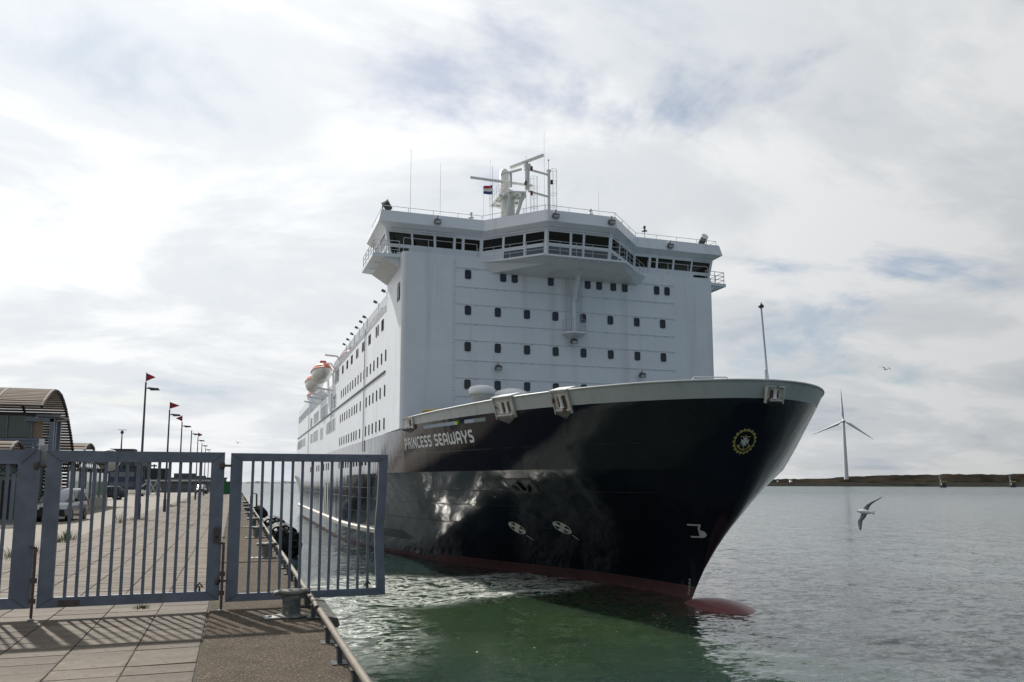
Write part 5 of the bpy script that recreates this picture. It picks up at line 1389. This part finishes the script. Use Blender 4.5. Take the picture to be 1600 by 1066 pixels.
shell(can2, [(68.6, 8.6), (69.3, 9.05), (70.2, 9.4), (71.5, 9.56), (72.4, 9.5), (73.3, 9.28), (74.2, 8.8)], -30, XF, 9, (XF - .1, -16))
lattice(can2, (-11.0, 62.5, 7.35), (-11.0, 79.5, 7.35), .95, 22)
lattice(can2, (-13.0, 62.5, 7.35), (-13.0, 79.5, 7.35), .95, 22)
m = MB(); m.box(rel((-12, 71, 8.42)), (2.6, 17.5, .1), 'building_dark'); m.build('canopy_deck', can2)
for k in range(8):
    y = 62.6 + k * 2.35; m = MB(); m.box(rel((-11.0, y + 1.15, 6.25)), (.05, 2.2, 2.1), 'screen_glass'); m.build('glass_panel', can2)
    m = MB(); m.box(rel((-10.95, y, 6.0)), (.12, .1, 3.2), 'portal_steel'); m.build('screen_post', can2)
m = MB(); m.box(rel((-11.1, 71.4, 4.8)), (.5, 19, .8), 'plinth'); m.build('plinth', can2)
m = MB(); m.prism([(57.5, 5.2), (61.2, 5.2), (61.2, 7.0), (59.4, 8.5), (57.5, 8.6)], XF - .2, XF - .05, 'gangway_white', axis='X'); m.v = [rel(v) for v in m.v]; m.build('gable_panel', can2)
m = MB(); m.lathe(rel((-10.9, 80.4, 8.5)), [(.1, 0), (.9, .1), (1.0, .35), (.95, .5)], 'gangway_white', 16, axis='Y'); m.build('dish', can2)

# ================================================================== FAR BUILDINGS AND GEAR
def building(name, label, c_, d, m_, extra=(), win=None):
    r_ = empty(name, (c_[0], c_[1], Q - .03)); tag(r_, label, 'building')
    m = MB(); m.box((0, 0, d[2] / 2), d, m_); m.build('wall', r_)
    m = MB(); m.box((0, 0, d[2] + .12), (d[0] + .4, d[1] + .4, .24), 'building_dark'); m.build('roof', r_)
    if win:
        rows, cols, wm_ = win
        for i in range(rows):
            for k in range(cols):
                m = MB(); w_ = d[0] / cols; h_ = d[2] / rows; m.box((-d[0] / 2 + w_ * (k + .5), -d[1] / 2 - .03, h_ * (i + .55)), (w_ * .72, .06, h_ * .5), wm_); m.build('window', r_)
    for nm, cc, dd, mm in extra:
        m = MB(); m.box(cc, dd, mm); m.build(nm, r_)
    return r_
tw = building('control_tower', 'dark harbour control building with radar mast on its roof', (-31.5, 262, 0), (6.2, 8, 11.4), 'building_dark', (('annex', (5.2, .5, 4.2), (4.2, 7, 8.4), 'building_dark'), ('glass_band', (5.2, -3.1, 7.2), (4.0, .2, 1.1), 'screen_glass'), ('cornice', (5.4, -1, 8.6), (5.2, 8.2, .5), 'building_grey'), ('balcony', (8.2, -1, 6.8), (2.0, 3, .4), 'building_grey')), win=(3, 2, 'window_glass'))
m = MB(); m.tube([(-.8, 0, 11.5), (-.8, 0, 16.6)], [.22, .14], 'building_dark', 8); m.lathe((-.8, 0, 16.2), [(.3, 0), (.5, .3), (.3, 1.0)], 'building_dark', 10); m.beam((-1.9, 0, 17.4), (.4, 0, 17.4), .2, .12, 'building_grey'); m.build('radar_mast', tw)
building('warehouse', 'dark blue warehouse below the control tower', (-30.5, 240, 0), (15, 10, 5.2), 'building_blue', win=(2, 7, 'grey_window'))
building('storage_block', 'black flat roofed block right of the control tower', (-18.7, 222, 0), (5.4, 6, 5.2), 'black', (('stack', (-.8, 0, 5.9), (.3, .3, 1.2), 'black'), ('stack', (-2, 0, 5.7), (.5, .5, .7), 'black')))
building('quay_shed', 'grey low shed far down the quay behind the lamp posts', (-8.5, 215, 0), (13, 6, 2.9), 'building_grey', (('upper_storey', (-3.2, 0, 3.6), (5.0, 4, 1.1), 'building_dark'), ('bridge_house', (.4, 0, 3.2), (2.4, 3, .7), 'building_dark')), win=(1, 8, 'window_glass'))
building('harbour_office', 'pale low office with flat white roof beyond the parking area', (-10.5, 178, 0), (11, 6, 2.1), 'building_grey', (('roof_slab', (0, -.6, 2.35), (12.5, 8, .32), 'gangway_white'),), win=(1, 6, 'grey_window'))
# dark steel fence behind the cars
fe = empty('bar_fence', (-17, 136, Q - .03)); tag(fe, 'dark vertical bar fence behind the parked cars', 'fence')
fb = MB(); fb.box((0, 0, 1.1), (.06, .04, 2.2), 'building_dark'); fbm = fb.mesh('bar')
for k in range(64): put('bar', fbm, fe, (-5.5 + k * .15, k * .12, 0))
m = MB()
for z in (.25, 2.05): m.beam((-5.6, -.05, z), (4.2, 7.7, z), .05, .07, 'building_dark')
m.build('rails', fe)
# wheeled steel gangway stair
gw = empty('gangway_stair', (-11.8, 130, Q - .03)); tag(gw, 'grey steel gangway stair standing on the parking area', 'gangway')
for nm, segs_ in (('frame', [((-1.3, 0, .2), (1.3, 0, .2)), ((-1.3, 1.4, .2), (1.3, 1.4, .2)), ((-.2, 0, .2), (-.2, 0, 2.6)), ((.9, 0, .2), (.9, 0, 2.6)), ((-.2, 1.4, .2), (-.2, 1.4, 2.6)), ((.9, 1.4, .2), (.9, 1.4, 2.6))]), ('stair_flight', [((-1.7, 0, 1.1), (-.2, 0, 2.3)), ((-1.7, 1.4, 1.1), (-.2, 1.4, 2.3)), ((-.2, 0, 2.3), (.9, 0, 2.3)), ((.9, 0, 2.3), (1.5, 0, .8))]), ('brace', [((-.2, 0, .2), (.9, 0, 2.3)), ((.9, 0, .2), (-.2, 0, 2.3)), ((-1.3, 0, .2), (-.2, 0, 1.4)), ((1.3, 0, .2), (.9, 0, 1.6))])):
    m = MB()
    for a, b_ in segs_: m.beam(a, b_, .1, .1, 'rail_grey')
    m.build(nm, gw)
for x in (-1.1, 1.1):
    m = MB(); m.lathe((x, .7, .2), [(.2, -.8), (.2, .8)], 'rubber', 12, axis='Y'); m.build('wheel', gw)
# green container at the end of the quay
ct = empty('shipping_container', (-1.75, 147, Q)); tag(ct, 'green corrugated container standing at the far end of the quay', 'container')
m = MB(); pr = []
for k in range(25):
    x = -1.65 + 3.3 * k / 24; pr.append((x, -1.2 - (.04 if k % 4 in (1, 2) else 0)))
pr += [(1.65, 1.2), (-1.65, 1.2)]; m.prism(pr, .12, 2.0, 'container_green'); m.build('body', ct)
for z in (.08, 2.05):
    m = MB(); m.box((0, 0, z), (3.4, 2.6, .12), 'container_green'); m.build('frame', ct)
# ================================================================== FAR SHORE THINGS
def turbine():
    bx_, by = 757.3, 850.0; base = 9.0
    r_ = empty('wind_turbine', (bx_, by, base)); tag(r_, 'white three bladed wind turbine standing behind the dunes', 'wind turbine')
    hub = 85.6 - base
    m = MB(); m.tube([(0, 0, 0), (0, 0, hub - 1.5)], [2.9, 1.6], 'turbine_white', 20); m.build('tower', r_)
    face = Vector((-.64, -.77, 0))
    fr = Matrix(((.77, face.x, 0), (-.64, face.y, 0), (0, 0, 1)))   # columns: right, towards camera, up
    def W_(r, f, u): return Vector((0, 0, hub)) + Vector((.77, -.64, 0)) * r + face * f + Vector((0, 0, 1)) * u
    m = MB(); G = [[W_(1.9 * sx * s_, f, 1.9 * sz * s_) for sx, sz in ((-1, -1), (1, -1), (1, 1), (-1, 1))] for f, s_ in ((-7, .75), (-5, 1), (2, 1), (3.5, .8))]; m.grid(G, 'turbine_white', smooth=False, closed=True); m.add(G[0], [(0, 1, 2, 3)], 'turbine_white'); m.add(G[-1], [(0, 1, 2, 3)], 'turbine_white'); m.build('nacelle', r_)
    m = MB(); m.tube([W_(0, 3.4, 0), W_(0, 5.2, 0), W_(0, 6.4, 0)], [1.9, 1.7, .4], 'turbine_white', 14); m.build('hub', r_)
    for a0 in (92, 204, 324):
        a = R(a0); d = (math.cos(a), math.sin(a)); n = (-d[1], d[0]); G = []
        for t, ch, off in ((.02, 1.4, 0), (.08, 1.6, 0), (.2, 3.6, .8), (.35, 3.0, .6), (.6, 2.1, .4), (.85, 1.2, .2), (1.0, .3, 0)):
            rr_ = t * 43; G.append([W_(d[0] * rr_ + n[0] * (off + e * ch / 2), 4.6 + q, d[1] * rr_ + n[1] * (off + e * ch / 2)) for e, q in ((-1, 0), (0, .45 * ch / 3), (1, 0), (0, -.45 * ch / 3))])
        m = MB(); m.grid(G, 'turbine_white', closed=True); m.add(G[-1], [(0, 1, 2, 3)], 'turbine_white'); m.build('blade', r_)
turbine()
for i, (x, lab) in enumerate(((758.9, 'dark mooring dolphin with yellow band below the dunes, the one nearer the turbine'), (865.5, 'dark mooring dolphin with yellow band at the right picture edge'))):
    r_ = empty('mooring_dolphin', (x * .93, 700 * .93, 0)); tag(r_, lab, 'dolphin', 'mooring dolphins off the dunes')
    m = MB(); m.lathe((0, 0, 0), [(3.0, -4), (3.0, 5.2)], 'black', 18); m.box((-4.2, 0, 2.5), (.8, .8, 8), 'building_dark'); m.build('pile', r_)
    m = MB(); m.lathe((0, 0, 0), [(3.1, 5.2), (3.1, 6.3)], 'yellow_paint', 18); m.build('band', r_)
    m = MB(); m.lathe((0, 0, 0), [(2.9, 6.3), (2.9, 7.1)], 'building_dark', 18); m.build('cap', r_)
    m = MB(); m.box((-3.4, 0, 7.0), (.5, .5, 3.0), 'gangway_white'); m.box((-3.3, 0, 10.6), (2.6, .6, 4.2), 'building_grey'); m.build('notice_board', r_)
# parked caravans on the far beach
for k in range(5):
    m = MB(); m.box((0, 0, 1.4), (6.0, 2.4, 2.2), 'clean_white', taper=.92); m.box((0, 0, .25), (5.6, 2.2, .5), 'black'); m.box((.5, -1.21, 1.7), (3.0, .04, .7), 'window_glass')
    o = m.build('camper', None, (632 + k * 17 + 3 * (k % 2), 925 - k * 9, 5.1), .3 * k); tag(o, ['leftmost', 'second', 'third', 'fourth', 'rightmost'][k] + ' of the small white campers on the far beach beside the bow', 'camper', 'campers on the far beach')
# ================================================================== GULLS
def gull(name_label, loc, span, up_dir, heading, lift_pts, group='gulls in flight'):
    """lift_pts: (span fraction, rise, sweep) along one wing; two wings may differ"""
    r_ = MB(); u = Vector(up_dir).normalized(); h = Vector(heading).normalized(); d = h.cross(u).normalized()   # u: wing axis side A, d: back normal
    L_ = span * .42
    prof = [(-.5, .012), (-.42, .05), (-.34, .075), (-.2, .10), (0, .12), (.2, .10), (.36, .06), (.5, .03)]
    G = []
    for t, rr_ in prof:
        c_ = -h * (t * L_); G.append([c_ + (u * math.cos(a) + d * math.sin(a) * .9) * rr_ * span * .55 for a in [2 * math.pi * k / 10 for k in range(10)]])
    r_.grid(G[:2], 'beak', closed=True); r_.grid(G[1:], 'gull_white', closed=True)
    # tail fan
    r_.add([-h * (L_ * .4) + u * .02, -h * (L_ * .62) + u * .07 * span, -h * (L_ * .64), -h * (L_ * .62) - u * .07 * span, -h * (L_ * .4) - u * .02], [(0, 1, 2, 3, 4)], 'gull_white')
    for side, pts in zip((1, -1), lift_pts):
        rows = []
        for f, rise, sweep, ch in pts:
            c_ = u * (side * f * span / 2) + d * (rise * span / 2) - h * (sweep * span / 2)
            rows.append([c_ + h * ch * .4 * span, c_ + d * .02 * span * ch * 2, c_ - h * ch * .6 * span, c_ - d * .008])
        k = len(rows) - 2
        r_.grid(rows[:k + 1], 'gull_grey', closed=True); r_.grid(rows[k:], 'gull_black', closed=True); r_.add(rows[-1], [(0, 1, 2, 3)], 'gull_black')
    o = r_.build('gull', None, loc); tag(o, name_label, 'gull', group)
rgt = Vector((.945, -.327, 0)); fwd = Vector((.327, .945, 0)); upv = Vector((0, 0, 1))
def cv(r, u, f=0): return rgt * r + upv * u + fwd * f
wA = [(.0, 0, -.02, .16), (.25, .03, .02, .15), (.42, .02, .10, .13), (.62, -.02, .30, .10), (.85, -.02, .62, .055), (.95, -.02, .78, .01)]
wB = [(.0, 0, -.02, .16), (.28, .05, -.06, .15), (.5, .08, -.16, .13), (.72, .06, -.13, .11), (.95, .02, -.08, .07), (1.05, .0, -.05, .015)]
gull('white gull gliding low over the water to the right of the bow', (21.22, 23, 5.515), 1.32, cv(.30, .90, .2), cv(-1, .12, .1), (wA, wB))
wF = [(.0, 0, 0, .13), (.3, .22, -.04, .13), (.5, .26, -.02, .11), (.8, .16, .08, .07), (1.0, .08, .16, .015)]
gull('gull with bent wings high in the sky, nearer the picture edge', (47.0, 48, 15.16), 1.15, cv(1, -.1, .3), cv(.3, -.1, -.9), (wF, wF))
gull('tiny gull high in the sky above the wind turbine', (89.7, 100, 26.1), 1.2, cv(1, .05, .2), cv(-.3, -.05, -.9), (wF, wF))
gull('tiny gull in the sky just left of the ship stern', (.2, 120, 12.0), 1.1, cv(.9, -.3, .2), cv(-.3, .0, -.9), (wF, wF))
